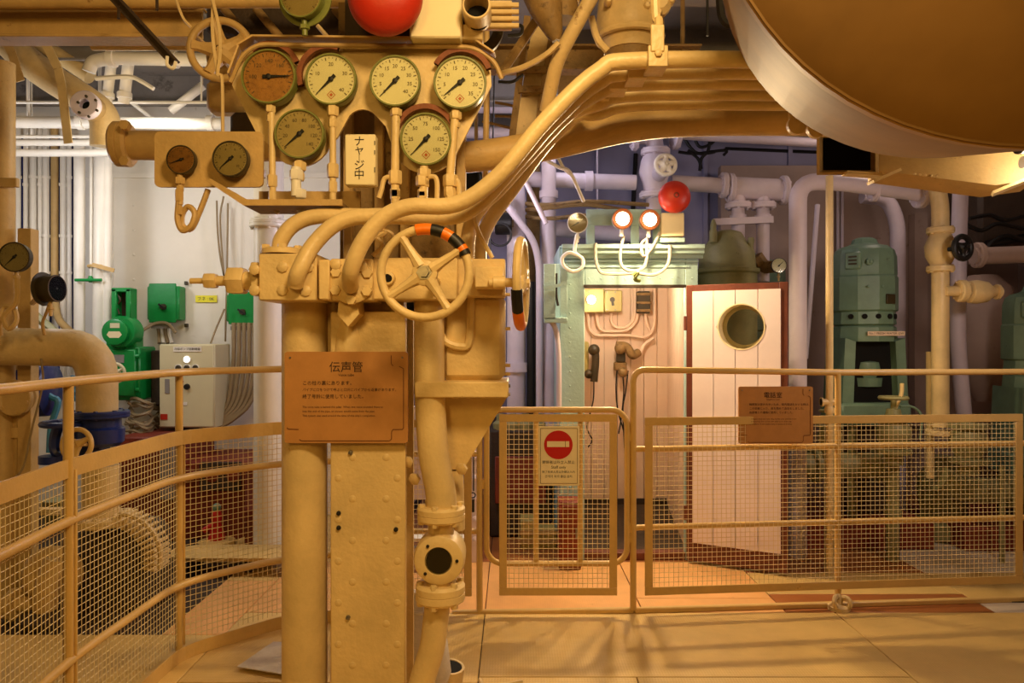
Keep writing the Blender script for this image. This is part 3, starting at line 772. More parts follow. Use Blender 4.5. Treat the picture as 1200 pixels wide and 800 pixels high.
G('large dull brown-faced gauge in the lower row beside the white block', 351, 157, 29, dial=DIALOLD, needle=math.radians(222), numbers=['', '20', '40', '60', '80', '100', '120', '140'], case=GCASE)
G('large cream gauge in the lower row, marked to 150', 499, 163, 30, needle=math.radians(226), numbers=['', '25', '50', '75', '100', '125', '150'], mark=EMB, tz=-.14)
gb = bpy.data.objects['gauge_board']
for px, py, r, a0, a1 in ((318, 86, 36, 20, 130), (386, 90, 37, 70, 200), (541, 94, 37, 20, 150), (499, 160, 37, 20, 165)):
    pr = [(0, S(r - 6, 2.6)), (0, S(r, 2.6)), (.02, S(r, 2.6)), (.02, S(r - 6, 2.6)), (0, S(r - 6, 2.6))]
    MB().lathe(P(px, py, 2.6) , (0, -1, 0), pr, 18, math.radians(a0), math.radians(a1 - a0)).build('rust_collar', RUSTY, gb, label='rusty arc behind a gauge')
# gauge stems, cocks and capillary tubes
def stem_line(label, pts, r, cocks, m=CREAM, tail=None):
    t = thing('gauge_tube', label, 'pipe', min(pts, key=lambda q: q.z))
    MB().tube(pts, r, 10).build('tube', m, t)
    for px, py, Y, h, rr in cocks:
        p = P(px, py, Y)
        hexnut(MB(), p, (0, 0, -1), S(rr, Y), S(h, Y)).build('hex_nut', m, t)
        hexnut(MB(), p + V((0, 0, -S(h * 1.3, Y))), (0, 0, -1), S(rr * .75, Y), S(h * .8, Y)).build('cock', m, t)
    if tail: MB().tube(spline(tail), r * .6, 8).build('capillary', m, t)
    return t
stem_line('tube stem below the rusted gauge bending to the trough', PP([(317, 124), (318, 130), (320, 240)], 2.57), S(4, 2.57), [(317, 122, 2.57, 10, 6), (319, 205, 2.57, 14, 6)], tail=PP([(320, 225, 2.57), (322, 244, 2.57), (326, 250, 2.57)]))
stem_line('tube stem below the cream gauge marked forty', PP([(390, 123), (390, 200), (390, 246)], 2.57), S(4, 2.57), [(390, 124, 2.57, 12, 7), (390, 192, 2.57, 16, 7), (390, 214, 2.57, 9, 5)])
stem_line('tube stem below the brown-faced lower gauge with white union', PP([(351, 188), (351, 212)], 2.57), S(5, 2.57), [(351, 190, 2.57, 10, 8)])
stem_line('white union cock under the brown-faced lower gauge', PP([(347, 196, 2.55), (347, 230, 2.55)]), S(6, 2.55), [(347, 199, 2.55, 12, 8), (352, 222, 2.55, 10, 7)], m=WHITE, tail=PP([(350, 230, 2.56), (350, 244, 2.56), (358, 252, 2.56)]))
stem_line('tube stem with side branch below the middle cream gauge', PP([(464, 126), (463, 200), (463, 245)], 2.57), S(5, 2.57), [(464, 128, 2.57, 8, 7), (463, 200, 2.57, 16, 8), (463, 222, 2.57, 10, 6)], tail=PP([(463, 207, 2.57), (451, 209, 2.57), (447, 222, 2.57), (444, 232, 2.57)]))
stem_line('slanted tube stem below the gauge beside the bell box', PP([(534, 129), (532, 150), (528, 200), (526, 240)], 2.57), S(5, 2.57), [(534, 131, 2.57, 9, 7), (528, 205, 2.57, 14, 9), (527, 218, 2.57, 12, 7)], tail=PP([(526, 210, 2.57), (536, 212, 2.57), (538, 226, 2.57), (538, 240, 2.57)]))
stem_line('white union stem below the lower gauge marked to 150', PP([(497, 195), (496, 240)], 2.57), S(5, 2.57), [(497, 198, 2.57, 10, 8), (495, 206, 2.57, 12, 8), (495, 224, 2.57, 10, 6)], tail=PP([(497, 208, 2.57), (511, 209, 2.57), (512, 238, 2.57)]))
# white block with vertical writing
root = thing('charging_plate', 'cream painted block with vertical Japanese writing hanging between the gauges', 'sign', P(422, 220, 2.6))
a, d = P(404, 217, 2.5), P(440, 157, 2.5)
MB().span((a.x, 2.5, a.z), (d.x, 2.545, d.z), .004).build('block', IVORY, root)
for ch, py in (('ナ', 166), ('ャ', 176), ('｜', 185), ('ジ', 194), ('中', 205)):
    text(ch, S(13, 2.5), P(421, py, 2.4985), KINK, root)
for y0, y1 in ((165, 170), (176, 181), (196, 202)):
    MB().span((d.x - .004, 2.4985, P(0, y1, 2.5).z), (d.x - .001, 2.5, P(0, y0, 2.5).z)).build('paint_chip', KINK, root)
# trough under the gauges
root = thing('cable_trough', 'tan open steel trough below the gauge board', 'trough', P(320, 243, 2.6))
MB().prism([(P(x, y, 2.5).x, P(x, y, 2.5).z) for x, y in ((246, 214), (290, 243), (404, 243), (404, 236), (294, 236), (252, 212))], (0, 2.46, 0), (1, 0, 0), (0, 0, 1), (0, .012, 0)).build('front_plate', TAN, root)
MB().prism([(P(x, y, 2.5).x, P(x, y, 2.5).z) for x, y in ((250, 216), (290, 243), (404, 243), (404, 239), (292, 239), (254, 215))], (0, 2.472, 0), (1, 0, 0), (0, 0, 1), (0, .16, 0)).build('bottom_plate', BROWNISH, root)
MB().span((P(300, 0, 2.6).x, 2.63, P(0, 243, 2.6).z), (P(420, 0, 2.6).x, 2.642, P(0, 222, 2.6).z)).build('rear_plate', TAN, root)
# small board with two gauges
root = thing('small_gauge_board', 'small tan rounded board carrying two small gauges', 'gauge board', P(245, 219, 2.5))
def rrect(px0, py0, px1, py1, Y, r):
    o = []
    for cx, cy, a in ((px1 - r, py0 + r, 0), (px0 + r, py0 + r, 90), (px0 + r, py1 - r, 180), (px1 - r, py1 - r, 270)):
        o += cir(cx, cy, r, a, a + 90, 4)
    return [(P(x, y, Y).x, P(x, y, Y).z) for x, y in o]
MB().prism(rrect(181, 154, 308, 219, 2.5, 6), (0, 2.5, 0), (1, 0, 0), (0, 0, 1), (0, .012, 0)).build('board', TAN, root)
MB().span((P(226, 0, 2.52).x, 2.512, P(0, 200, 2.5).z), (P(300, 0, 2.52).x, 2.62, P(0, 190, 2.5).z)).build('bracket', TAN, root)
gauge('small gauge with rusty dark face on the tan board', P(212, 187, 2.46), (0, -1, 0), S(17, 2.46), DIALRUST, DCASE, math.radians(200), ['', '5', '10', '15', ''], name='small_gauge')
gauge('small gauge with cream face on the tan board', P(270, 186, 2.455), (0, -1, 0), S(21, 2.455), DIALOLD, DCASE, math.radians(222), ['', '2', '4', '6', '8', '10'], name='small_gauge')
t = stem_line('coiled tan siphon tube below the rusty small gauge', PP([(211, 205), (211, 240)], 2.47), S(3.6, 2.47), [(211, 208, 2.47, 8, 6), (210, 222, 2.47, 14, 5)], m=TAN)
MB().tube(spline(PP([(209, 236, 2.47), (208, 258, 2.47), (214, 270, 2.47), (224, 264, 2.47), (228, 250, 2.475), (221, 242, 2.48), (214, 250, 2.485), (214, 264, 2.49), (224, 268, 2.49), (234, 248, 2.49), (244, 222, 2.5)]), 5), S(3.4, 2.47), 8).build('siphon_coil', TAN, t)

# ---------------------------------------------------------------- red bell, its box, the top gauge, the tube mouth
def bell(label, c, R, box, tilt=-.12):
    t = thing('alarm_bell', label, 'bell', c)
    ax = V((0, -1, tilt))
    MB().lathe(c, ax, [(0, R * .97), (R * .05, R), (R * .1, R), (R * .25, R * .96), (R * .42, R * .84), (R * .56, R * .62), (R * .64, R * .36), (R * .66, 0)], 44).build('gong', RED, t)
    q = c + ax.normalized() * R * .65
    MB().lathe(q, ax, [(-R * .04, R * .2), (R * .02, R * .17), (R * .04, R * .08)], 20).build('boss', REDLEAD, t)
    MB().lathe(q, ax, [(0, R * .09), (R * .08, R * .09), (R * .1, R * .05)], 6).build('nut', RED, t)
    MB().cyl(c + V((0, .005, 0)), c + V((0, R * .4, 0)), R * .25, n=14).build('spindle', DCASE, t)
    MB().span(*box, .006).build('housing', IVORY, t)
    return t
bell('big red dome bell above the gauge board', P(452, -2, 2.46), S(44, 2.46), (P(480, 44, 2.52), P(541, -12, 2.52) + V((0, .1, 0))))
MB().span((P(405, 0, 2.6).x, 2.59, P(0, 44, 2.6).z), (P(545, 0, 2.6).x, 2.6, P(0, -60, 2.6).z)).build('back_plate', DARKBROWN, bpy.data.objects['alarm_bell'])
gauge('yellow-green gauge cut off at the ceiling above the board', P(353, -6, 2.45), (-.12, -1, -.1), S(26, 2.45), DIALOLD, GCASE, math.radians(120), ['', '30', '60', '90', ''], stem=.055, back=True, name='large_gauge')
root = thing('horn_mouth', 'dark round horn mouth on a cream bracket beside the bell box', 'horn', P(560, 45, 2.5))
MB().ring(P(560, 22, 2.56), (0, -1, 0), S(14.5, 2.45), S(17, 2.45), .11, 26, .003).build('mouth_ring', CREAM2, root)
MB().lathe(P(560, 22, 2.54), (0, -1, 0), [(0, S(14.6, 2.45)), (.01, S(14.6, 2.45))], 24).build('dark_throat', VOID, root)
MB().span(P(539, 46, 2.55), P(566, 28, 2.55) + V((0, .08, 0)), .004).build('bracket', CREAM2, root)
for py in (6, 14, 22, 30):
    MB().cyl(P(548, py, 2.6), P(608, py, 2.6), S(3.2, 2.6), n=8).build('cooling_rib', CREAM2, root)
MB().span(P(541, 34, 2.61), P(600, 0, 2.61) + V((0, .02, 0)), .003).build('rib_plate', CREAM2, root)
# ================================================================ railings
def flat(parent, name, a, b, h, th, m=RAIL):
    return MB().bar(a, b, h, th, b=.002).build(name, m, parent)
# left railing (plan points, measured where the posts stand)
L = [V((-1.40, 1.70, 0)), V((-1.434, 2.08, 0)), V((-1.488, 2.49, 0)), V((-1.475, 3.29, 0)), V((-1.136, 3.66, 0)), V((-.70, 3.78, 0))]
z = lambda h: V((0, 0, h))
root = thing('safety_railing', 'ochre railing with wire mesh running beside the blue valve pit', 'railing', L[2])
def run(name, h, r, pts, rad=.18, ang=None):
    MB().tube(bend([p + z(h) for p in pts], rad), r, 10).build(name, RAIL, root)
run('top_rail', 1.265, .017, L)
run('middle_rail', .80, .0165, L)
run('lower_rail', .33, .0165, L)
panel = bend([p + z(.975) for p in L], .10, 4)
b = MB()
for a, c2 in zip(panel, panel[1:]): b.bar(a, c2 + (c2 - a).normalized() * .002, .062, .008)
b.build('mesh_frame', RAIL, root)
for k, p in enumerate((L[2], L[3], L[5])):
    MB().cyl(p + z(.0), p + z(1.26), .0165, n=10).build('post', RAIL, root)
    MB().span(p + V((-.02, .012, .05)), p + V((.02, .02, .97)), .002).build('mesh_stile', RAIL, root)
toe = bend([p + V((.02, -.015, .03)) for p in L], .10, 4)
b = MB()
for a, c2 in zip(toe, toe[1:]): b.bar(a, c2 + (c2 - a).normalized() * .002, .058, .008)
b.build('toe_plate', RAIL, root)
for a, c2 in ((L[0], L[2]), (L[2], L[3]), (L[3], L[4]), (L[4], L[5])):
    mesh_panel(root, a, c2, .06, .95, .0255, .0015)

def frame_rect(parent, a, b, z0, z1, wd, th, m=RAIL, name='mesh_frame'):
    """four flat bars round a mesh panel"""
    a, b = V(a), V(b)
    x = (b - a).normalized()
    MB().bar(a + z(z1 - wd / 2), b + z(z1 - wd / 2), wd, th, b=.002).build('frame_bar', m, parent)
    MB().bar(a + z(z0 + wd / 2), b + z(z0 + wd / 2), wd, th, b=.002).build('frame_bar', m, parent)
    MB().bar(a + x * wd / 2 + z(z0 + wd), a + x * wd / 2 + z(z1 - wd), wd, th, up=x, b=.002).build('frame_bar', m, parent)
    MB().bar(b - x * wd / 2 + z(z0 + wd), b - x * wd / 2 + z(z1 - wd), wd, th, up=x, b=.002).build('frame_bar', m, parent)
# right railing
R0, R1, R2 = V((.625, 3.83, 0)), V((1.735, 3.954, 0)), V((4.3, 4.19, 0))
root = thing('safety_railing', 'ochre railing with wire mesh in front of the white door and green pumps', 'railing', R1)
MB().tube(bend([R0 + z(.02), R0 + z(1.255), R1 + z(1.235), R2 + z(1.235)], .07, 8), .0165, 12).build('top_rail', RAIL, root)
MB().tube(bend([R1 + z(.06), R1 + z(.45), R1 + z(1.235)], .02), .0165, 10).build('post', RAIL, root)
MB().tube([R0 + z(.845), R1 + z(.845), R2 + z(.845)], .0155, 10).build('middle_rail', RAIL, root)
MB().tube([R0 + z(.44), R1 + z(.44), R2 + z(.44)], .0155, 10).build('lower_rail', RAIL, root)
A0 = V((P(755, 0, 3.83).x, 3.815, 0)); A1 = V((P(1197, 0, 4.02).x, 4.01, 0))
frame_rect(root, A0, A1, .095, 1.01, .042, .008)
mesh_panel(root, A0, A1, .11, .98, .0255, .0014)
c = P(908, 486, 3.88)
sign_board('brown telephone room sign with dark Japanese lettering fixed to the mesh railing', V((c.x, 3.865, c.z)), S(87, 3.87), S(67, 3.87), 0, [
    ('電話室', .11, .46, .155, 'CENTER', INK), ('Telephone room', .035, .46, .225, 'CENTER', INK),
    ('機関室は音が大きいため、船内電話をかける時は、', .047, .14, .315, 'LEFT', INK), ('この部屋に入り、扉を閉めて会話をしました。', .047, .14, .385, 'LEFT', INK), ('各部署との連絡に使用していました。', .047, .14, .455, 'LEFT', INK),
    ('The engine room was very noisy, so the crew used this room', .033, .14, .565, 'LEFT', INK), ('and closed the door to talk with other parts of the ship', .033, .14, .61, 'LEFT', INK), ('by telephone. It was used to keep in contact at all times.', .033, .14, .655, 'LEFT', INK)])
# short fence piece and gate
root = thing('fence_panel', 'short ochre mesh fence piece half hidden behind the drain pipe', 'fence', V((P(562, 0, 3.83).x, 3.83, 0)))
E0, E1 = V((P(462, 0, 3.83).x, 3.80, 0)), V((P(553, 0, 3.83).x, 3.82, 0))
frame_rect(root, E0, E1, .09, 1.0, .04, .008)
mesh_panel(root, E0, E1, .11, .97, .0255, .0014)
MB().cyl(V((P(562, 0, 3.83).x, 3.83, .0)), V((P(562, 0, 3.83).x, 3.83, 1.2)), .0165, n=10).build('post', RAIL, root)
for h in (.42, .82, 1.22):
    MB().cyl(V((P(462, 0, 3.83).x, 3.835, h)), V((P(562, 0, 3.83).x, 3.835, h)), .015, n=10).build('rail', RAIL, root)
root = thing('mesh_gate', 'ochre wire mesh gate with rounded tube frame carrying the no entry sign', 'gate', V((P(650, 0, 3.83).x, 3.83, 0)))
g0, g1 = P(570, 660, 3.83), P(735, 480, 3.83)
def loop(x0, x1, z0, z1, y, r):
    pts = []
    for cx, cz, a in ((x1 - r, z1 - r, 0), (x0 + r, z1 - r, 90), (x0 + r, z0 + r, 180), (x1 - r, z0 + r, 270)):
        for j in range(8):
            an = math.radians(a + 90 * j / 7); pts.append(V((cx + r * math.cos(an), y, cz + r * math.sin(an))))
    return pts
MB().tube(loop(g0.x, g1.x, g0.z, g1.z, 3.83, .085), .0155, 10, closed=True).build('tube_frame', RAIL, root)
B0, B1 = V((P(585, 0, 3.81).x, 3.805, 0)), V((P(723, 0, 3.81).x, 3.805, 0))
frame_rect(root, B0, B1, P(0, 697, 3.81).z, P(0, 485, 3.81).z, S(9, 3.81), .008)
mesh_panel(root, B0, B1, .11, 1.0, .0255, .0014)
for px in (628, 680):
    MB().cyl(V((P(px, 0, 3.83).x, 3.83, g0.z)), V((P(px, 0, 3.83).x, 3.83, g1.z)), .0135, n=10).build('upright', RAIL, root)
for px, pys in ((738, (512, 618, 630)), (566, (567,))):
    for py in pys:
        MB().box(P(px, py, 3.83), (.02, .02, .05), .004).build('hinge' if px > 700 else 'latch', RAIL, root)
# no entry sign
c = P(655, 534, 3.79)
t = thing('no_entry_sign', 'ivory sign with red no entry disc on the mesh gate', 'sign', c)
hw, hh = S(24, 3.79), S(35, 3.79)
MB().span(c + V((-hw, 0, -hh)), c + V((hw, .006, hh)), .0015).build('board', IVORY, t)
def q(x, y): return c + V((x * hw, -.001, y * hh))
b = MB()
for a, d in (((-.9, .92), (.9, .92)), ((.9, .92), (.9, -.92)), ((.9, -.92), (-.9, -.92)), ((-.9, -.92), (-.9, .92))):
    b.bar(q(*a), q(*d), .0022, .0006, up=(1, 0, 0) if a[0] == d[0] else (0, 0, 1))
b.build('border_line', GROOVE, t)
MB().lathe(q(-.03, .37), (0, -1, 0), [(0, hw * .70), (.0006, hw * .70)], 44).build('red_disc', SIGNRED, t)
MB().span(q(-.58, .30) + V((0, -.0014, 0)), q(.50, .49)).build('white_bar', IVORY, t)
MB().span(q(.30, .295) + V((0, -.002, 0)), q(.325, .50)).build('bar_line', GROOVE, t)
for body, sz, y in (('関係者以外立入禁止', .135, -.22), ('Staff only', .15, -.38), ('除了有关人员以外禁止入内', .102, -.54), ('관계자 외의 출입 금지', .112, -.69)):
    text(body, sz * hh * .9, q(-.02, y), KINK, t)

# ================================================================ port side machinery
# elbow pipe into the blue valve
root = pipe('fat tan elbow pipe curving down onto the navy blue valve', [P(-140, 406, 3.9), P(20, 406, 3.9), P(114, 408, 3.9), P(114, 482, 3.9)], S(22, 3.9), CREAM2, rad=.34, n=24)
root = thing('gate_valve', 'navy blue valve body under the tan elbow with a yellow handwheel', 'valve', P(117, 545, 3.9))
flange(root, P(118, 485, 3.9), (0, 0, 1), S(31, 3.9), S(8, 3.9), BLUE, 8, .012)
MB().cyl(P(118, 489, 3.9), P(118, 500, 3.9), S(22, 3.9), n=24).build('neck', BLUE, root)
MB().lathe(P(118, 522, 3.9), (0, 0, 1), [(0, S(20, 3.9)), (.02, S(25, 3.9)), (.09, S(26, 3.9)), (.105, S(21, 3.9))], 24).build('body', BLUE, root)
MB().span(P(80, 540, 3.85), P(118, 500, 3.85) + V((0, .1, 0)), .01).build('bonnet', BLUE, root)
MB().cyl(P(80, 495, 3.88), P(80, 535, 3.88), S(4, 3.9), n=10).build('stem', BLUE, root)
MB().torus(P(77, 496, 3.86), (0, 0, 1), S(24, 3.9), S(3.5, 3.9), 30, 8).build('wheel_rim', BLUE, root)
for a in (0.3, 2.4, 4.5):
    MB().tube([P(77, 496, 3.86), P(77, 496, 3.86) + V((math.cos(a), math.sin(a), 0)) * S(24, 3.9)], S(2.5, 3.9), 6).build('wheel_spoke', BLUE, root)
MB().tube(spline(PP([(68, 500, 3.86), (64, 515, 3.86), (66, 530, 3.86), (80, 538, 3.86)])), S(6, 3.9), 8).build('yoke', BLUE, root)
MB().lathe(P(62, 538, 3.86), (0, 0, 1), [(-.02, S(15, 3.9)), (.02, S(15, 3.9))], 16).build('foot_flange', BLUE, root)
wheel('yellow spoked handwheel on the navy blue valve', P(90, 521, 3.72), (-.1, -1, .1), S(18, 3.72), S(3, 3.72), RAIL, 3, .5, hub=S(5, 3.72), stem=.08, stem_r=.01, spoke=S(3, 3.72))
pipe('tan pipe standing below the navy valve on a round pump cover', [P(118, 545, 3.9), P(118, 612, 3.9)], S(20, 3.9), CREAM2, n=22, flanges=[(P(120, 608, 3.9), (0, 0, 1), S(37, 3.9), S(10, 3.9))], nb=8)
root = thing('pump_casing', 'dark brown round pump casing behind the left mesh', 'pump', P(150, 722, 3.95))
MB().lathe(V((P(142, 0, 4.05).x, 4.1, .0)), (0, 0, 1), [(0, S(58, 4)), (.05, S(58, 4)), (.06, S(50, 4)), (.36, S(48, 4)), (.40, S(40, 4))], 30).build('casing', DARKBROWN, root)
for k in range(13):
    a = math.radians(84 - k * 8)
    p = P(138, 652, 3.9) + V((math.cos(a), 0, math.sin(a))) * S(46, 3.9)
    MB().box(p, (S(3.6, 4), .17, S(15, 4)), .004, Matrix.Rotation(-(a - math.pi / 2), 3, 'Y')).build('cover_rib', CREAM2, root)
MB().torus(P(138, 652, 3.81), (0, -1, 0), S(50, 3.81), S(3, 3.81), 14, 8, math.radians(-16), math.radians(104)).build('cover_edge', CREAM2, root)
# left pump with blue pipe end
root = pipe('tan pipe with a large round end cover beside the blue ring', [P(19, 466, 3.95), P(19, 466, 4.3)], S(20, 3.95), TAN, name='steel_pipe', n=24)
flange(root, P(17, 466, 3.93), (0, 1, 0), S(21, 3.95), .03, TAN, 6)
root = thing('blue_valve', 'navy blue ring valve with light blue hose at the picture edge', 'valve', P(40, 490, 4.2))
MB().lathe(P(38, 455, 4.25), (-1, -.2, 0), [(-.12, S(26, 4.2)), (-.09, S(33, 4.2)), (0, S(34, 4.2)), (.02, S(34, 4.2)), (.03, S(27, 4.2)), (.14, S(27, 4.2))], 26).build('body', BLUE, root)
MB().span(P(8, 440, 4.2), P(46, 424, 4.2) + V((0, .2, 0)), .008).build('top_flange', BLUE, root)
MB().box(P(25, 425, 4.2), (.06, .06, .12), .006).build('stem_block', TAN, root)
MB().tube(spline(PP([(50, 460, 4.2), (62, 466, 4.2), (68, 472, 4.2), (60, 500, 4.2), (58, 530, 4.2)])), .018, 8).build('hose', LBLUE, root)
MB().lathe(P(87, 470, 4.6), (0, 0, 1), [(0, .03), (.02, .04), (.04, .03), (.06, .04), (.08, .03), (.1, .04), (.12, .03), (.16, .02)], 14).build('hose_fitting', LBLUE, root)
pipe('tan vertical pipe below the round end cover', [P(26, 480, 4.05), P(26, 620, 4.05)], S(12, 4), TAN, n=18, collars=[(P(26, 505, 4.05), (0, 0, 1))])
line('yellow hose dropping behind the tan pipe at the picture edge', PP([(8, 488, 4.3), (8, 520, 4.3), (12, 545, 4.3), (30, 560, 4.3)]), .02, RAIL, 'hose', 'hose')
line('thin pale cable draped down from the tan elbow', PP([(48, 420, 3.8), (50, 450, 3.8), (38, 500, 3.8), (28, 545, 3.8), (18, 560, 3.8)]), .006, CABLE, 'cable')
root = thing('centrifugal_pump', 'tan pump volute with flanged branch low behind the left mesh', 'pump', V((P(55, 0, 3.75).x, 3.75, 0)))
cc = P(62, 672, 3.8)
MB().torus(cc, (.25, -1, 0), S(21, 3.8), S(12, 3.8), 28, 12).build('volute', TAN, root)
MB().tube(spline(PP([(66, 655, 3.72), (55, 690, 3.7), (54, 745, 3.7)])), S(13, 3.7), 16).build('suction_pipe', TAN, root)
flange(root, P(18, 708, 3.75), (1, -.2, 0), S(19, 3.75), .04, TAN, 6)
MB().cyl(P(18, 708, 3.75), P(48, 708, 3.78), S(9, 3.75), n=16).build('branch', TAN, root)
MB().lathe(V((P(54, 0, 3.7).x, 3.72, 0.0)), (0, 0, 1), [(0, .14), (.03, .14), (.05, .1), (.07, .06)], 20).build('foot', DARKBROWN, root)
root = thing('coiled_hose', 'pale hose coil lying in the valve pit by the tan pipe', 'hose', P(40, 600, 4.2))
for k in range(3):
    MB().torus(P(42 + k * 3, 592 + k * 3, 4.2), (.1, .15, 1), .17 - k * .02, .012, 26, 6).build('coil', CREAM2, root)
root = thing('oil_drum', 'pale green pail standing under the navy valve', 'pail', P(68, 612, 4.35))
MB().lathe(P(68, 620, 4.35), (0, 0, 1), [(0, .07), (.16, .08), (.165, .085), (.175, .085), (.175, .0)], 20).build('pail', OLIVE, root)
# red oxide engine beds on the port side
root = thing('engine_bed', 'red oxide machine bed with a grey panel behind the left railing', 'machine bed', V((P(190, 0, 5.3).x, 5.3, 0)))
MB().span(V((P(135, 0, 5.2).x, 5.2, 0)), V((P(205, 0, 5.2).x, 5.9, P(0, 512, 5.2).z)), .01).build('casing', REDLEAD, root)
MB().span(V((P(188, 0, 5.17).x, 5.16, .3)), V((P(204, 0, 5.17).x, 5.2, P(0, 520, 5.2).z)), .005).build('panel', CEIL, root)
root = thing('engine_bed', 'red oxide low machine bed below the ivory control cabinet', 'machine bed', V((P(270, 0, 5.3).x, 5.3, 0)))
MB().span(V((P(212, 0, 5.3).x, 5.25, 0)), V((P(300, 0, 5.3).x, 5.9, P(0, 540, 5.3).z)), .01).build('casing', REDLEAD, root)
MB().span(V((P(232, 0, 5.2).x, 5.22, .35)), V((P(280, 0, 5.2).x, 5.26, .55)), .005).build('cover', DARKBROWN, root)
for px in (222, 250, 275):
    MB().lathe(P(px, 556, 5.25), (0, -1, 0), [(0, .05), (.03, .05), (.04, .03)], 12).build('cap', REDLEAD, root)
root = thing('drum', 'tall red oxide drum behind the thick cream pillar pipe', 'drum', V((P(315, 0, 5.1).x, 5.1, 0)))
MB().lathe(V((P(318, 0, 5.1).x, 5.1, 0)), (0, 0, 1), [(0, .17), (.02, .175), (.25, .17), (.26, .178), (.28, .178), (.29, .17), (.52, .17), (.54, .175), (.56, .16), (.56, 0)], 26).build('shell', REDLEAD, root)
MB().ring(V((P(318, 0, 5.1).x, 5.1, 0.001)), (0, 0, 1), .17, .25, .03, 26).build('base_ring', DECK, root)
root = thing('fire_hydrant', 'small red valve with green top standing on a round yellow base', 'valve', V((P(252, 0, 5).x, 5.0, 0)))
cx = V((P(254, 0, 5).x, 5.0, 0))
MB().lathe(cx, (0, 0, 1), [(0, .12), (.06, .12), (.07, .06)], 20).build('base', DECK, root)
MB().lathe(cx + z(.06), (0, 0, 1), [(0, .055), (.02, .055), (.04, .05), (.12, .03), (.16, .04), (.2, .025)], 14).build('body', SIGNRED, root)
MB().lathe(cx + z(.26), (0, 0, 1), [(0, .02), (.02, .03), (.04, .025), (.05, .012)], 10).build('cap', MOTOR, root)
MB().cyl(cx + z(.18), cx + V((-.08, -.02, .13)), .02, n=10).build('spout', SIGNRED, root)
root = thing('step_plate', 'raised yellow floor step plate with rounded end', 'step', V((P(250, 0, 4.6).x, 4.6, 0)))
pp = [(-1.2, 4.72), (-1.2, 4.42)] + [(-1.95 + .15 * math.cos(math.radians(270 - 18 * k)), 4.57 + .15 * math.sin(math.radians(270 - 18 * k))) for k in range(11)]
MB().prism(pp, (0, 0, .09), (1, 0, 0), (0, 1, 0), (0, 0, .02)).build('plate', DECK, root)
for x in (-1.95, -1.6, -1.25): MB().span((x - .02, 4.5, 0), (x + .02, 4.65, .09)).build('leg', DARKBROWN, root)

# thick white pipe by the column
pipe('thick white vertical pipe with a flange left of the column', [P(315, 620, 4.8), P(315, 120, 4.8)], S(17, 4.8), WHITE, n=24, flanges=[(P(315, 263, 4.8), (0, 0, 1), S(22, 4.8), S(10, 4.8))], nb=8)
# white wall pipes
Yw = 5.85
grp = 'white conduit pipes on the white wall'
for k, (px, r, m) in enumerate(((21, 3.2, WHITE), (30, 2.4, WHITE), (39, 3.6, WHITE), (47, 2.6, WHITE), (54, 3.6, WHITE), (74, 3.4, WHITE), (81, 2.4, WHITE))):
    o = pipe('%s slim white conduit counted from the tan square post' % ('first', 'second', 'third', 'fourth', 'fifth', 'sixth', 'seventh')[k], [P(px, 470, Yw), P(px, 150, Yw)], S(r, Yw), m, 'conduit_pipe', group=grp, n=8)
    for py in (206 + k % 2 * 9, 275, 318):
        MB().cyl(P(px, py, Yw), P(px, py + 3, Yw), S(r * 1.35, Yw), n=8).build('coupling', m, o)
pipe('tan conduit pipe within the row of white ones, kicked over at the bottom', [P(64, 150, Yw), P(64, 350, Yw), P(68, 375, Yw - .1), P(90, 395, Yw - .2), P(110, 420, Yw - .2)], S(4, Yw), TAN, 'conduit_pipe', n=10)
for k, (x0_, r, lab) in enumerate(((93, 6, 'white wall pipe standing left of the green tee handle'), (107, 2, 'thin white rod carrying the green tee handle'), (114, 7.5, 'stout white wall pipe behind the green tee handle'), (126, 5, 'white wall pipe held by a clamp beside the white bulkhead'))):
    pipe(lab, [P(x0_, 585 if k != 1 else 325, 5.6), P(x0_ + (5 if k == 2 else 0), 165, 5.6)], S(r, 5.6), WHITE, n=14)
t = thing('tee_handle', 'green tee handle on a thin white rod', 'handle', P(103, 330, 5.5))
MB().cyl(P(88, 328, 5.53), P(119, 328, 5.53), S(1.8, 5.53), n=8).build('cross_bar', GREEN, t)
MB().lathe(P(106, 331, 5.55), (0, 0, 1), [(0, .012), (.03, .02), (.05, .012)], 10).build('hub', GREEN, t)
t = thing('pipe_clamp', 'tan clamp bracket holding the white wall pipes', 'bracket', P(122, 315, 5.55))
MB().torus(P(114, 312, 5.6), (0, 0, 1), S(9, 5.6), .012, 20, 6).build('band', TAN, t)
MB().bar(P(108, 310, 5.5), P(134, 317, 5.55), .03, .02).build('arm', TAN, t)
# green devices on the white wall
t = thing('telegraph_device', 'bright green round headed device with a slotted upright frame', 'device', P(140, 406, 5.6))
cc = P(140, 389, 5.45)
MB().lathe(cc + V((0, .12, 0)), (0, -1, 0), [(0, S(19, 5.5)), (.1, S(19, 5.5)), (.12, S(17.5, 5.5))], 28).build('round_head', GREEN, t)
MB().lathe(cc + V((-.02, .0, 0.0)), (0, -1, 0), [(0, S(15, 5.5)), (.03, S(15, 5.5)), (.035, S(13, 5.5))], 28).build('cover', GREEN, t)
MB().prism([(x * S(9, 5.4), y * S(4.5, 5.4)) for x, y in ((-1, 0), (-.7, .9), (.7, .9), (1, 0), (.6, -.8), (-.6, -.8))], cc + V((-.02, -.036, -.02)), (1, 0, 0), (0, 0, 1), (0, .003, 0)).build('window', IVORY, t)
MB().span(cc + V((-.05, -.037, .03)), cc + V((.02, -.034, .065))).build('label_plate', BOXC, t)
MB().span(P(124, 408, 5.5), P(159, 392, 5.5) + V((0, .12, 0)), .008).build('base', GREEN, t)
for px in (130, 147): MB().span(P(px, 374, 5.5), P(px + 6, 338, 5.5) + V((0, .1, 0)), .006).build('upright', GREEN, t)
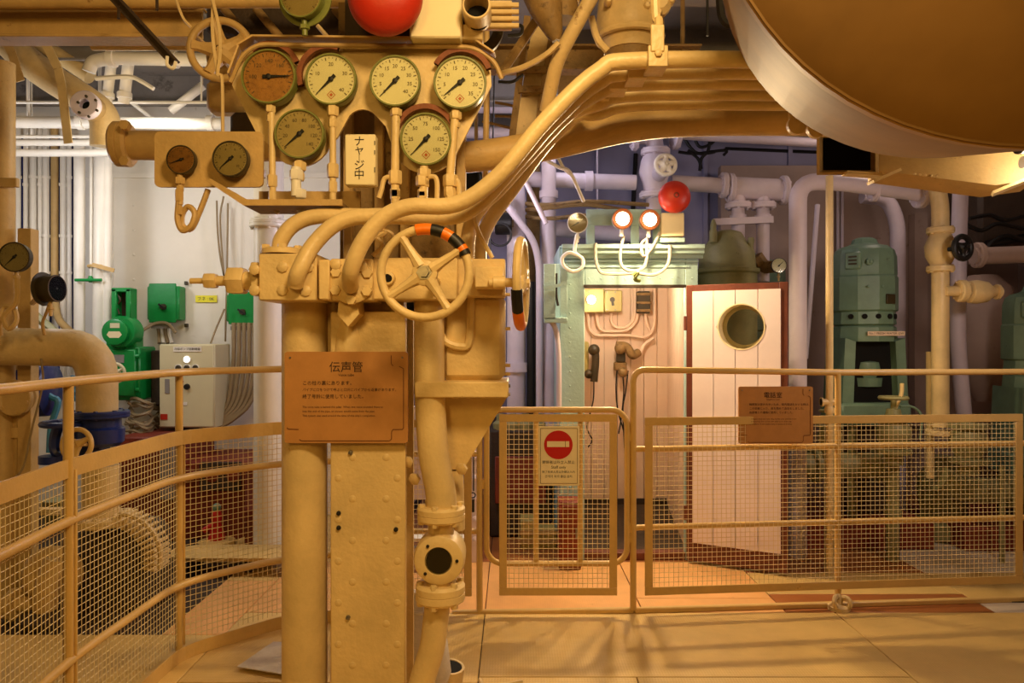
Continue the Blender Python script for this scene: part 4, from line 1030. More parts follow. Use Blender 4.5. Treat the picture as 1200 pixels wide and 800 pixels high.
MB().span(P(130, 342, 5.5), P(153, 337, 5.5) + V((0, .1, 0)), .006).build('top_bar', GREEN, t)
MB().span(P(131, 372, 5.58), P(152, 340, 5.58) + V((0, .01, 0))).build('slot_back', DARKBROWN, t)
MB().tube(spline(PP([(138, 345, 5.53), (141, 352, 5.53), (137, 358, 5.53), (140, 368, 5.53)])), .008, 6).build('spring', DCASE, t)
def switch_box(label, px0, py0, px1, py1, Y, knob=True):
    t = thing('switch_box', label, 'switch box', P((px0 + px1) / 2, py1, Y + .1))
    a, d = P(px0, py1, Y), P(px1, py0, Y)
    MB().span((a.x, Y, a.z), (d.x, Y + .12, d.z), .01).build('box', GREEN, t)
    MB().span((a.x + .02, Y - .012, a.z + .02), (d.x - .02, Y, d.z - .02), .008).build('lid', GREEN, t)
    MB().span((a.x + .04, Y - .015, d.z - .065), (d.x - .06, Y - .01, d.z - .035)).build('name_plate', CEIL, t)
    if knob:
        cx, cz = (a.x + d.x) / 2 + .01, (a.z + d.z) / 2 - .03
        MB().lathe((cx, Y - .012, cz), (0, -1, 0), [(0, .025), (.02, .022)], 14).build('knob', DCASE, t)
        MB().bar((cx - .03, Y - .035, cz + .02), (cx + .03, Y - .035, cz - .02), .014, .012).build('lever', BLACK, t)
    for k in range(3):
        MB().cyl((a.x + .06 + k * .05, Y + .08, a.z), (a.x + .06 + k * .05, Y + .08, a.z - .03), .016, n=10).build('cable_gland', DCASE, t)
    for zz in (a.z + .03, d.z - .04):
        MB().box((d.x + .012, Y + .1, zz), (.024, .03, .03), .004).build('hinge', DCASE, t)
    return t
switch_box('bright green switch box with black lever beside the yellow label', 172, 375, 210, 335, 5.87)
switch_box('bright green switch box partly behind the manifold fitting', 265, 377, 302, 345, 5.87)
for k in range(4):
    line('%s pale cable dropping from the green switch box beside the yellow label' % ('first', 'second', 'third', 'fourth')[k], PP([(184 + k * 5, 378, 5.94), (186 + k * 4, 390, 5.94), (188 + k * 4 + (k - 1.5) * 1, 402, 5.9)]), .014, WHITE if k % 2 else CABLE, 'cable', group='pale cables below the green switch box')
line('dark cable sagging from the green round device to the switch box', PP([(160, 392, 5.7), (172, 384, 5.8), (182, 379, 5.84), (196, 379, 5.84), (206, 390, 5.84)]), .013, CABLE, 'cable')
t = thing('label_tape', 'yellow label tape with handwriting on the white wall', 'label', P(242, 354, 5.99))
MB().span(P(229, 354, 5.985), P(254, 346, 5.985) + V((0, .008, 0))).build('tape', YELLOW, t)
text('フネ : 0K', S(5, 5.98), P(241, 350.2, 5.98), GCASE, t)
root = thing('junction_box', 'big bright green junction box with a dark window above the railing', 'junction box', P(140, 470, 5.55))
a, d = P(116, 469, 5.5), P(164, 406, 5.5)
MB().span((a.x, 5.5, a.z), (d.x, 5.75, d.z), .012).build('box', GREEN, root)
MB().span((a.x + .015, 5.47, a.z + .03), (d.x - .02, 5.5, d.z - .02), .01).build('door', GREEN, root)
MB().span((a.x + .02, 5.465, d.z - .12), (d.x - .1, 5.47, d.z - .06), .002).build('window', CEIL, root)
for zz in (d.z - .07, a.z + .08):
    MB().cyl((d.x - .01, 5.46, zz), (d.x + .02, 5.46, zz), .018, n=10).build('hinge', GREEN, root)
MB().span((d.x + .02, 5.62, a.z - .05), (d.x + .13, 5.85, d.z - .03), .01).build('side_case', DARKBROWN, root)
wheel('pale yellow handwheel in front of the green junction box', P(134, 437, 5.35), (.2, -1, 0), S(11, 5.35), S(2, 5.35), BOXC, 3, .5, hub=S(4, 5.35), stem=.13, stem_r=.01, spoke=S(1.8, 4.9))
# ivory control cabinet
root = thing('control_cabinet', 'ivory starter cabinet with pilot lamp and knob on the white wall', 'cabinet', P(225, 502, 5.6))
a, d = P(187, 501, 5.55), P(252, 403, 5.55)
MB().span((a.x, 5.55, a.z), (d.x, 5.85, d.z), .006).build('case', BOXC, root)
dr = MB().span((a.x + .006, 5.535, a.z + .008), (d.x - .006, 5.55, d.z - .008), .004).build('door', BOXC, root)
f = lambda px, py: P(px, py, 5.53)
MB().span(f(203, 412) , f(236, 406) + V((0, .004, 0))).build('name_plate', WHITE, root)
text('冷却ポンプ起動器盤', S(3.4, 5.53), f(219.5, 409) + V((0, -.001, 0)), KINK, root)
for px, py, m in ((219, 421, PILOT), (209, 431, DCASE), (219, 431, DCASE), (229, 431, DCASE)):
    MB().lathe(f(px, py) + V((0, .004, 0)), (0, -1, 0), [(0, S(3.6, 5.5)), (.008, S(3.6, 5.5)), (.02, S(2.4, 5.5))], 16).build('pilot_lamp' if m is PILOT else 'push_button', m, root)
    MB().ring(f(px, py) + V((0, .004, 0)), (0, -1, 0), S(3.6, 5.5), S(4.6, 5.5), .008, 18).build('bezel', WHITE, root)
MB().lathe(f(219, 453) + V((0, .004, 0)), (0, -1, 0), [(0, S(3.6, 5.5)), (.02, S(3, 5.5))], 16).build('knob', BLACK, root)
MB().lathe(f(213.5, 447) + V((0, .004, 0)), (0, -1, 0), [(0, S(1.4, 5.5)), (.006, S(1, 5.5))], 12).build('red_lamp', RED, root)
MB().span(f(193, 461), f(198.5, 444) + V((0, .005, 0)), .002).build('handle', CEIL, root)
MB().span(f(210, 474.5), f(219, 471) + V((0, .004, 0))).build('label_plate', WHITE, root)
MB().span(f(188, 491.5), f(196, 485) + V((0, .004, 0))).build('red_sticker', RED, root)
# cable bundles beside the cabinet
grp = 'tan cables curving down beside the cabinet'
for k in range(6):
    x = 268 + k * 6
    line('%s tan cable of the bundle counted from the ivory cabinet' % ('first', 'second', 'third', 'fourth', 'fifth', 'sixth')[k], PP([(x + 6, 378, 5.8), (x + 6, 420, 5.8), (x + 3, 450, 5.78), (x - 2 - k, 475, 5.75), (x - 16 - k * 2, 492, 5.72), (x - 30 - k * 2, 500, 5.7)]), .018, CABLE, 'cable', group=grp)
grp = 'heaped cables below the green junction box'
rr_ = random.Random(7)
for k in range(12):
    y = 474 + k * 3.2
    line('dull cable in the heap below the green junction box', PP([(146 + rr_.random() * 10, y + rr_.random() * 14 - 7, 5.5 + rr_.random() * .1), (158, y - 9 + rr_.random() * 18, 5.42 + rr_.random() * .1), (172, y + 16 * rr_.random() - 8, 5.42 + rr_.random() * .1), (180, y - 8 + rr_.random() * 14, 5.6), (186, y - 6 + rr_.random() * 9, 5.7)]), .012, CABLE, 'cable', group=grp)
for k, px in enumerate((26, 58, 70, 86)):  # thin navy lines added to darken the gaps between conduits
    line('%s navy line darkening a gap between white conduits, counted from the square post' % ('first', 'second', 'third', 'fourth')[k], PP([(px, 160), (px, 300), (px + 1, 420)], 5.93), .014, BLUE, 'cable', group='navy lines darkening the gaps between the white conduits', smooth=False)
grp = 'thin cables hanging down the white wall'
for k, pts in enumerate(([(254, 235), (255, 270), (258, 300), (263, 325)], [(262, 230), (258, 260), (263, 330)], [(267, 238), (266, 320), (264, 400)])):
    line(('shortest', 'bowed middle', 'longest straight')[k] + ' thin grey-tan cable hanging on the white wall', PP(pts, 5.9), .008, CABLE, 'cable', group=grp)
line('thin cable slanting to the ivory cabinet top', PP([(263, 362, 5.8), (252, 388, 5.75), (247, 402, 5.7)]), .008, CABLE, 'cable')
line('olive slanting pipe behind the tan square post', PP([(5, 338, 5.3), (60, 385, 5.3), (120, 432, 5.3)]), .03, OLIVE, 'slanting_pipe', 'pipe')
# tan square post and foreground tan pipe, dark gauges
root = thing('square_post', 'tan square steel post behind the dark round gauge', 'post', P(31, 620, 3.95))
MB().span((P(23, 0, 4.0).x, 3.98, 0), (P(39, 0, 4.0).x, 4.05, P(0, 268, 4.0).z), .003).build('post', TAN, root)
t = pipe('tan vertical pipe at the picture edge with a clamp lug', [P(3, 690, 4.0), P(3, 74, 4.0)], S(13, 4.0), TAN, n=20, collars=())
MB().span(P(-4, 219, 3.93), P(19, 208, 3.93) + V((0, .03, 0)), .004).build('clamp', TAN, t)
gauge('dark bronze gauge with olive face in front of the square post', P(17, 301, 3.6), (.12, -1, 0), S(17.5, 3.6), DIALDARK, DCASE, math.radians(225), ['', '1', '2', '3', ''], stem=.05, stem_m=TAN, name='dark_gauge')
gauge('dark gauge turned aside with a copper back flange', P(66, 338, 3.62), (.97, -.10, .03), S(16, 3.6), DIALRUST, DCASE, math.radians(90), None, stem=.07, stem_m=TAN, back=True, depth=1.0, name='dark_gauge')
line('tan pigtail loop of tube below the dark bronze gauge', PP([(20, 325, 3.6), (20, 352, 3.6), (12, 362, 3.6), (4, 372, 3.6), (10, 385, 3.6), (19, 376, 3.61), (16, 362, 3.63), (4, 360, 3.63), (0, 380, 3.62), (0, 392, 3.65)]), S(3, 3.6), TAN, 'siphon_tube', 'tube')
line('tan capillary tube linking the turned gauge to the elbow pipe', PP([(58, 356, 3.62), (55, 365, 3.65), (50, 378, 3.7), (52, 392, 3.75)]), .008, TAN, 'siphon_tube', 'tube')
line('tan branch tube from the square post to the turned gauge', PP([(38, 355, 3.9), (44, 350, 3.7), (52, 346, 3.64)]), .014, TAN, 'siphon_tube', 'tube')
# ---------------------------------------------------------------- overhead, port side
def beam(label, p0, p1, Y, m=TAN, dep=.1, name='deck_girder'):
    t = thing(name, label, 'girder', P((p0[0] + p1[0]) / 2, p1[1], Y))
    a, d = P(p0[0], p1[1], Y), P(p1[0], p0[1], Y)
    MB().span((a.x, Y, a.z), (d.x, Y + .012, d.z)).build('web', m, t)
    MB().span((a.x, Y - dep / 2, a.z - .012), (d.x, Y + dep / 2, a.z), .003).build('lower_flange', m, t)
    MB().span((a.x, Y - dep / 2, d.z), (d.x, Y + dep / 2, d.z + .012), .003).build('upper_flange', m, t)
    return t
beam('deep tan girder crossing overhead above the port pipes', (-90, 10), (237, 45), 3.0)
pipe('tan pipe running along the top of the deep girder', [P(-60, 3, 2.9), P(410, 2, 2.9)], S(7, 2.9), TAN)
pipe('cream tube under the deep girder near the valve wheel', [P(108, 52, 3.1), P(222, 52, 3.1)], S(7, 3.1), CREAM)
pipe('fat grimy pipe slanting across the port overhead', [P(-20, 20, 4.7), P(38, 78, 4.6), P(96, 114, 4.6), P(124, 134, 4.62), P(124, 172, 4.64)], S(17, 4.6), CREAM2, rad=.3, n=20)
root = thing('blank_flange', 'lilac-white flange with a round hole facing the room', 'flange', P(103, 140, 4.35))
MB().ring(P(103, 125, 4.36), (.12, -1, .05), S(6, 4.4), S(16, 4.4), .05, 30, .006).build('disc', LILAC, root)
for k in range(6):
    a = k * 1.047 + .4
    MB().lathe(P(103 + 12 * math.cos(a), 125 + 12 * math.sin(a), 4.30), (.12, -1, .05), [(0, S(1.6, 4.4)), (.012, S(1.4, 4.4))], 8).build('bolt', DCASE, root)
MB().cyl(P(103, 125, 4.40), P(112, 128, 4.6), S(14, 4.5), n=20).build('stub', TAN, root)
MB().lathe(P(103, 125, 4.385), (.12, -1, .05), [(0, S(9, 4.4)), (.004, S(9, 4.4))], 20).build('dark_bore', VOID, root)
pipe('cream pipe slanting behind the grimy overhead pipe', [P(42, 46, 4.9), P(64, 62, 4.9), P(106, 90, 4.9)], S(9, 4.9), CREAM, n=14)
pipe('cream elbow and pipe passing under the valve wheel', [P(104, 84, 4.7), P(108, 72, 4.7), P(130, 68, 4.7), P(330, 72, 4.7)], S(7.5, 4.7), WHITE, rad=.1, n=16, collars=[(P(131, 69, 4.7), (1, 0, 0)), (P(204, 70, 4.7), (1, 0, 0))])
for px, py0, py1, r, lab in ((125, 70, 120, 6, 'short cream drop pipe beside the flanged hole'), (145, 70, 120, 6.5, 'short cream drop pipe farther from the flanged hole')):
    pipe(lab, [P(px + 6, py0, 4.8), P(px, py1, 4.9)], S(r, 4.8), WHITE, collars=[(P(px + 1, py1 - 8, 4.88), (0, 0, 1))])
for y, r, Y, x0_, x1_, lab in ((120, 1.8, 5.0, 10, 250, 'thin white rod crossing below the flanged hole'), (143, 7, 5.1, 12, 262, 'stout white pipe crossing under the flanged hole'), (160, 2, 5.2, 15, 130, 'thin white rod low in the crossing port pipes'), (167, 4, 5.25, 10, 132, 'white pipe crossing above the conduit row'), (179, 4.5, 5.3, 10, 132, 'lowest white pipe crossing above the conduit row')):
    pipe(lab, [P(x0_, y, Y), P(x1_, y + (2 if y == 143 else 0), Y)], S(r, Y), WHITE, n=12, collars=[(P(95, y, Y), (1, 0, 0)), (P(247, y + 1, Y), (1, 0, 0))] if y == 143 else ())
    hang(bpy.data.objects[[o.name for o in SC.objects if o.get('label') == lab][0]], [P(x0_ + 22, y, Y), P(x1_ - 14, y, Y)], WHITE)
for pts, lab in (([(3, 40), (14, 62), (24, 95)], 'tan flat hanger strap at the picture edge overhead'), ([(48, 40), (68, 80), (72, 98), (80, 168)], 'pale flat hanger strap crossing the grimy overhead pipe')):
    t = thing('hanger_strap', lab, 'strap', P(*pts[-1], 4.4))
    b = MB()
    for a, d in zip(pts, pts[1:]): b.bar(P(*a, 4.4), P(*d, 4.4), .05, .008, up=(1, 0, 0))
    b.build('strap', CREAM if lab[0] == 'p' else TAN, t)
line('thin white conduit curving down in the port overhead', PP([(112, 92, 4.6), (150, 90, 4.6), (165, 95, 4.6), (180, 104, 4.6)]), .014, WHITE, 'conduit', 'conduit')
hang(pipe('slanting pale brace in the port overhead', [P(200, 130, 5.3), P(238, 100, 5.3)], S(5, 5.3), WHITE), [P(237, 101, 5.3)])
hang(pipe('slim pale brace crossing behind the port pipes', [P(152, 118, 5.3), P(180, 140, 5.3)], S(2.5, 5.3), WHITE), [P(153, 119, 5.3)])
root = pipe('large grimy flanged pipe behind the small gauge board', [P(140, 170, 3.3), P(330, 172, 3.3)], S(17, 3.3), TAN, n=22, nb=0, flanges=[(P(144, 169, 3.3), (1, .1, 0), S(26, 3.3), S(20, 3.3))])
for py in (148, 190): MB().lathe(P(149, py, 3.2), (0, -1, 0), [(0, .022), (.03, .022)], 6).build('lug', TAN, root)
# black angle bar
t = thing('angle_bar', 'black steel angle bar slanting down from the girder', 'bar', P(205, 78, 2.6))
MB().bar(P(128, -8, 2.6), P(204, 74, 2.6), .03, .008, up=(1, 0, .6)).build('angle_leg', DARKBROWN, t)
MB().bar(P(134, -8, 2.59), P(208, 72, 2.59), .008, .03, up=(1, 0, .6)).build('angle_leg', DARKBROWN, t)
MB().tube(spline(PP([(196, 66, 2.58), (196, 76, 2.58), (203, 80, 2.58), (206, 72, 2.58)])), .006, 6).build('end_hook', WHITE, t)
for px in (139, 184): line('short dark bolt hanging from the overhead girder', PP([(px, -4 if px > 150 else 8, 2.8), (px, 12 if px > 150 else 22, 2.8)]), .006, DARKBROWN, 'bolt_rod', 'rod', smooth=False, group='short bolts under the overhead')
wheel('old tan handwheel with broad spokes behind the gauge board', P(258, 58, 2.95), (.1, -1, 0), S(34, 2.95), S(4.5, 2.95), TAN, 5, .5, hub=S(10, 2.95), stem=.25, stem_r=.02, spoke=S(6, 2.95), dish=.02)
root = thing('stop_valve', 'tan valve body behind the old broad spoked handwheel', 'valve', P(270, 160, 3.2))
MB().lathe(P(262, 60, 3.18), (0, 1, 0), [(0, .05), (.05, .05), (.06, .10), (.12, .11), (.2, .06)], 20).build('bonnet', TAN, root)
MB().span(P(240, 130, 3.3), P(290, 92, 3.3) + V((0, .1, 0)), .02).build('body', TAN, root)
MB().span(P(268, 158, 3.25), P(310, 130, 3.25) + V((0, .1, 0)), .02).build('dark_base', DARKBROWN, root)
line('tan cord loop hanging in front of the old handwheel', PP([(248, -4, 2.55), (256, 30, 2.55), (258, 60, 2.55), (255, 88, 2.55), (260, 92, 2.55), (261, 155, 2.56)]), .006, CREAM2, 'pull_cord', 'cord')
line('second strand of tan cord beside the cord loop', PP([(250, -4, 2.56), (249, 40, 2.56), (255, 88, 2.56)]), .006, CREAM2, 'pull_cord', 'cord')
line('thin pale wire drooping from the girder to the valve wheel', PP([(205, -4, 2.7), (214, 20, 2.7), (224, 32, 2.72)]), .005, CREAM2, 'wire', 'wire')
# dark machinery mass above the gauge board
root = thing('overhead_machine', 'dark brown machinery hanging above the gauge board', 'machine', P(330, 45, 3.0))
MB().span(P(240, 40, 3.1), P(420, -60, 3.1) + V((0, .5, 0)), .02).build('casing', DARKBROWN, root)
for px in (262, 300, 392): MB().cyl(P(px, 10, 3.05), P(px + 30, 46, 3.05), .018, n=10).build('strut', BROWNISH, root)
MB().cyl(P(372, 30, 2.7), P(388, 48, 2.7), .008, n=8).build('rod', CREAM2, root)
# ================================================================ telephone booth
Yb = 4.75
zb_ = lambda py: P(0, py, Yb).z
xb = lambda px: P(px, 0, Yb).x
booth = thing('telephone_booth', 'pale mint telephone booth with an open white plank door', 'booth', V((xb(745), 4.75, 0)))
jl = MB().span((xb(656), Yb, 0), (xb(685), Yb + .05, zb_(302)), .004).build('jamb', MINT, booth)
MB().span((xb(803), Yb, 0), (xb(818), Yb + .05, zb_(302)), .004).build('jamb', MINT, booth)
MB().span((xb(685), Yb, zb_(335)), (xb(803), Yb + .05, zb_(302)), .004).build('lintel', MINT, booth)
MB().span((xb(684), Yb - .004, zb_(336.5)), (xb(804), Yb + .06, zb_(333.5))).build('lintel_edge', DARKBROWN, booth)
for py, x0_, x1_, o in ((306, 660, 818, .012), (312, 663, 808, .006)):
    MB().span((xb(x0_), Yb - o, zb_(py + 1.2)), (xb(x1_), Yb, zb_(py - 1.2))).build('moulding', MINT, booth)
pr = [(0, 0), (-.02, 0), (-.025, .02), (-.05, .03), (-.055, .055), (-.065, .06), (-.065, .085), (0, .085)]
MB().prism([(a, b_) for a, b_ in pr], (xb(658), Yb, zb_(303)), (0, 1, 0), (0, 0, 1), (xb(823) - xb(658), 0, 0)).build('cornice', MINT, booth)
MB().span((xb(656), Yb + .05, 0), (xb(656) + .03, 6.35, zb_(290))).build('side_wall', MINT, booth)
xr = lambda y, d=0.0: xb(818) - d + (y - Yb) * .12
MB().prism([(xr(Yb + .05, .03), Yb + .05), (xr(Yb + .05), Yb + .05), (xr(6.4), 6.4), (xr(6.4, .03), 6.4)], (0, 0, 0), (1, 0, 0), (0, 1, 0), (0, 0, zb_(290))).build('side_wall', MINT, booth)
MB().prism([(xb(656), Yb), (xb(818), Yb), (xr(6.4), 6.4), (xb(656), 6.4)], (0, 0, zb_(290)), (1, 0, 0), (0, 1, 0), (0, 0, .012)).build('roof', MINT, booth)
MB().span((xb(656), 6.37, 0), (xr(6.4), 6.40, zb_(290))).build('rear_wall', MINT, booth)
MB().span((xb(685), Yb, 0), (xb(803), Yb + .08, .05), .004).build('sill', BROWN, booth)
wdt = xr(6.36, .03) - xb(656) - .03
for k in range(9):
    x = xb(656) + .03 + wdt * k / 9
    MB().span((x + .0015, 6.35, .0), (x + wdt / 9 - .0015, 6.37, zb_(291)), .002).build('back_board', PEACH, booth)
for k in range(9):
    y = Yb + .05 + 1.6 / 9 * k
    y2 = y + 1.6 / 9
    MB().prism([(xr(y, .055), y + .001), (xr(y, .03), y + .001), (xr(y2, .03), y2 - .001), (xr(y2, .055), y2 - .001)], (0, 0, 0), (1, 0, 0), (0, 1, 0), (0, 0, zb_(291))).build('side_board', PEACH, booth)
    MB().span((xb(656) + .03, y + .001, 0), (xb(656) + .045, y + 1.6 / 9 - .001, zb_(291)), .002).build('side_board', PEACH, booth)
MB().prism([(xb(656) + .03, Yb + .08), (xr(Yb + .08, .03), Yb + .08), (xr(6.35, .03), 6.35), (xb(656) + .03, 6.35)], (0, 0, 0), (1, 0, 0), (0, 1, 0), (0, 0, .012)).build('booth_floor', DARKBROWN, booth)
MB().span((xb(656) + .045, 6.33, 0), (xr(6.35, .06), 6.35, .06), .003).build('skirting', DARKBROWN, booth)
rv = None
for px, ys in ((668, range(316, 640, 17)), (811, range(309, 650, 17))):
    for py in ys:
        p = V((xb(px), Yb, zb_(py)))
        rv = MB().lathe(p, (0, -1, 0), [(0, .009), (.004, .007), (.006, 0)], 8).build('rivet', MINT, booth) if rv is None else again(rv, p, booth, 'rivet')
for px in range(690, 800, 14): again(rv, V((xb(px), Yb, zb_(326))), booth, 'rivet')
# door, standing wide open towards the room
hx, hy = 1.105, 4.70
ux = V((.535, -.29, 0)).normalized(); un = V((-ux.y, ux.x, 0))     # un points away from the room
M = Matrix(((ux.x, un.x, 0, hx), (ux.y, un.y, 0, hy), (0, 0, 1, 0.02), (0, 0, 0, 1)))
DW, DH = .608, 1.735
dm = MB(M)
dm.span((0, -.005, 0), (.05, .035, DH), .003).span((DW - .05, -.005, 0), (DW, .035, DH), .003).span((.05, -.005, DH - .045), (DW - .05, .035, DH), .003).span((.05, -.005, 0), (DW - .05, .035, .12), .003)
door = dm.build('door', BROWN, booth, label='open door in a red-brown frame with white planks and a porthole')
cx, cz, rh = .338, 1.47, .140
n_p = 4
for k in range(n_p):
    a = .038 + (DW - .076) * k / n_p + .002; b_ = .038 + (DW - .076) * (k + 1) / n_p - .002
    z0, z1 = .115, DH - .04
    def arc(sign):
        o = []
        for j in range(9):
            x = a + (b_ - a) * j / 8
            dx = x - cx
            h = math.sqrt(rh * rh - dx * dx) if abs(dx) < rh else 0
            o.append((x, cz + sign * h))
        return o
    pm = MB(M)
    up = arc(1); dn = arc(-1)
    for poly in ([(a, z1), (b_, z1)] + up[::-1], [(a, z0), (b_, z0)] + dn[::-1]):
        pm.prism(poly, (0, -.012, 0), (1, 0, 0), (0, 0, 1), (0, .045, 0))
    pm.build('plank', DOORW, door)
pm = MB(M); pm.ring((cx, .11, cz), (0, -1, 0), rh * .97, rh * 1.02, .124, 40); pm.ring((cx, .115, cz), (0, -1, 0), rh * .80, rh * 1.02, .01, 40)
pm.build('porthole_ring', IVORY, door)
pm = MB(M); pm.lathe((cx, .104, cz), (0, -1, 0), [(0, rh * .96), (.004, rh * .96)], 36); pm.build('porthole_glass', GLASS, door)
pm = MB(M)
for zz in (.25, 1.45): pm.cyl((-.008, .0, zz), (-.008, .0, zz + .09), .012, n=10)
pm.build('hinge_pins', BROWN, door) if False else None
for zz in (.25, 1.45):
    pm = MB(M); pm.cyl((-.006, .0, zz), (-.006, .0, zz + .09), .012, n=10); pm.build('hinge', BROWN, door)
pm = MB(M); pm.span((DW - .045, -.04, .85), (DW - .015, -.005, .93), .004); pm.build('latch', BROWN, door)

# booth top gear: frame plate, gauge, two brightly lit gauges built as lamps, bell
t = thing('gauge_bracket', 'pale mint plate bracket standing on the booth cornice', 'bracket', P(735, 286, 4.72))
Yt = 4.72
def tb(px0, py0, px1, py1, m=MINT, name='plate', Y=Yt, th=.012):
    return MB().span(P(px0, py1, Y), P(px1, py0, Y) + V((0, th, 0)), .002).build(name, m, t)
tb(687, 245, 775, 264); tb(687, 264, 697, 286, name='foot'); tb(739, 264, 749, 286, name='foot'); tb(765, 264, 775, 286, name='foot')
gauge('small white-rimmed gauge with brown face at the booth corner', P(677, 261, 4.66), (-.05, -1, 0), S(12, 4.66), DIALRUST if False else DIALOLD, WHITE, math.radians(212), None, stem=.06, stem_m=WHITE, name='booth_gauge')
line('white siphon tube looping at the booth corner below its gauge', PP([(676, 275, 4.66), (674, 288, 4.66), (674, 296, 4.655), (683, 304, 4.65), (681, 314, 4.65), (671, 318, 4.65), (661, 312, 4.65), (659, 302, 4.645), (667, 296, 4.64), (677, 299, 4.64)]), S(2.2, 4.66), WHITE, 'siphon_tube', 'tube')
def lit_gauge(label, px, py):  # brightly lit gauges, built as lamps that carry the light cast from here
    c = P(px, py, 4.62)
    t = thing('lit_gauge_lamp', label, 'lamp', c + V((0, .1, 0)))
    ax = V((.04, -1, -.02)).normalized()
    MB().lathe(c - ax * .09, ax, [(0, S(9, 4.62)), (.01, S(11, 4.62)), (.07, S(11.5, 4.62)), (.075, S(10, 4.62))], 26).build('case', WHITE, t)
    MB().ring(c - ax * .022, ax, S(8, 4.62), S(12.2, 4.62), .018, 30, .004).build('rim', COPPER, t)
    MB().lathe(c - ax * .015, ax, [(0, S(8.2, 4.62)), (.004, S(8, 4.62)), (.012, S(5, 4.62)), (.015, 0)], 24).build('glowing_face', LAMPGLOW, t)
    MB().cyl(c - ax * .05 + V((0, 0, -S(11, 4.62))), c - ax * .05 + V((0, 0, -S(20, 4.62))), S(2.5, 4.62), n=10).build('stem', WHITE, t)
    lamp('lit_gauge_light', c + ax * .06, 20, (1.0, .72, .38), kind='AREA', target=c + V((.1, -1.2, -1.3)), size=.06)
    lamp('lit_gauge_glow', c + ax * .16, .7, (1.0, .80, .52), .05)
lit_gauge('brightly lit round gauge built as a glowing lamp, nearer the white-rimmed gauge', 730, 256)
lit_gauge('brightly lit round gauge built as a glowing lamp, next to the red bell', 762, 257)
bell('small red dome bell on the ivory box above the booth', P(790, 231, 4.62), S(19, 4.62), (P(775, 277, 4.66), P(802, 249, 4.66) + V((0, .1, 0))), tilt=.02)
t = bpy.data.objects['alarm_bell.001']
MB().span(P(774, 284, 4.67), P(803, 278, 4.67) + V((0, .06, 0)), .004).build('foot', MINT, t)
grp = 'white cables draped over the booth lintel'
for wh, pts in zip(('longest', 'middle U shaped', 'bell box', 'small ringed'), ([(698, 285), (698, 300), (700, 312), (706, 320), (725, 321), (746, 320)], [(731, 276), (727, 295), (728, 310), (736, 317), (748, 317), (757, 308), (758, 278)], [(785, 287), (784, 305), (778, 316), (765, 322), (746, 320)], [(759, 279), (752, 285), (752, 296), (756, 300), (766, 287), (773, 272)])):
    line(wh + ' white cable looped over the mint booth lintel', PP(pts, 4.68), S(1.8, 4.68), CABLEW, 'cable', group=grp)
line('dark knot of cables at the middle of the booth lintel', PP([(742, 323, 4.67), (748, 319, 4.66), (744, 327, 4.67), (750, 329, 4.68)]), S(2.2, 4.68), GCASE, 'cable_knot', 'cable')
# mint holder on the booth side
t = thing('document_holder', 'pale mint open metal holder hung beside the booth jamb', 'holder', P(650, 378, 4.6))
def th_(px0, py0, px1, py1, n, Y=4.62, d=.012): MB().span(P(px0, py1, Y), P(px1, py0, Y) + V((0, d, 0)), .002).build(n, MINT, t)
th_(637, 309, 651, 374, 'side_plate'); th_(638, 372, 665, 378, 'bottom_plate', 4.62, .1); th_(656, 310, 665, 374, 'side_plate', 4.66)
th_(637, 309, 665, 372, 'back_plate', 4.72, .008)
MB().bar(P(637, 338, 4.61), P(665, 332, 4.61), .02, .006).build('cross_strap', MINT, t)
line('thin dark strap inside the mint holder', PP([(652, 320, 4.63), (652, 345, 4.63), (654, 358, 4.62)]), .008, KINK, 'strap', 'strap')
# inside the booth
lamp('booth_inside_light', P(724, 340, 5.5), 18, (1.0, .74, .54), .05)
t = thing('fuse_box', 'olive yellow switch panel with a glowing bulb inside the booth', 'switch panel', P(710, 366, 6.25))
MB().span(P(680, 366, 6.2), P(708, 338, 6.2) + V((0, .12, 0)), .006).build('box', BOXYEL, t)
MB().span(P(708.5, 365, 6.2), P(729, 340, 6.2) + V((0, .12, 0)), .006).build('box', BOXYEL, t)
MB().lathe(P(717.5, 351, 6.2), (0, -1, 0), [(0, S(3, 6.2)), (.01, S(3, 6.2))], 12).build('keyhole', DCASE, t)
MB().bar(P(717.5, 352, 6.185), P(718.5, 358, 6.185), .02, .008, up=(1, 0, 0)).build('key_lever', DCASE, t)
MB().ball(P(693, 351, 6.13), S(5, 6.13)).build('glowing_bulb', LAMPGLOW, t)
MB().cyl(P(693, 351, 6.13), P(690, 351, 6.2), S(3.5, 6.13), n=10).build('socket', DCASE, t)
for px in (690, 711, 721):
    for py in (342, 363):
        MB().lathe(P(px, py, 6.2), (0, -1, 0), [(0, .006), (.004, .005)], 8).build('screw', STEEL, t)
t = thing('terminal_block', 'dark brown terminal block on the booth back boards', 'terminal block', P(754, 368, 6.3))
MB().span(P(747, 367, 6.25), P(762, 341, 6.25) + V((0, .06, 0)), .006).build('block', DCASE, t)
for py in (344, 354, 363): MB().span(P(746, py + 2, 6.24), P(763, py - 1, 6.24) + V((0, .02, 0)), .003).build('clip', BROWNISH, t)
grp = 'cream conduits curving on the booth back boards'
for wh, pts in zip(('outermost', 'middle', 'innermost', 'short straight'), ([(689, 366), (690, 385), (697, 393), (740, 393), (755, 396), (764, 390), (767, 380), (767, 336)], [(699, 366), (700, 380), (706, 388), (735, 388), (745, 378), (748, 366), (748, 336)], [(716, 366), (716, 378), (722, 384), (734, 384), (742, 376), (744, 366), (744, 336)], [(756, 367), (758, 380), (762, 388)])):
    line(wh + ' cream conduit on the booth back boards under the fuse box', bend(PP(pts, 6.3), .05), S(1.7, 6.3), PEACH, 'conduit', 'conduit', group=grp, smooth=False)
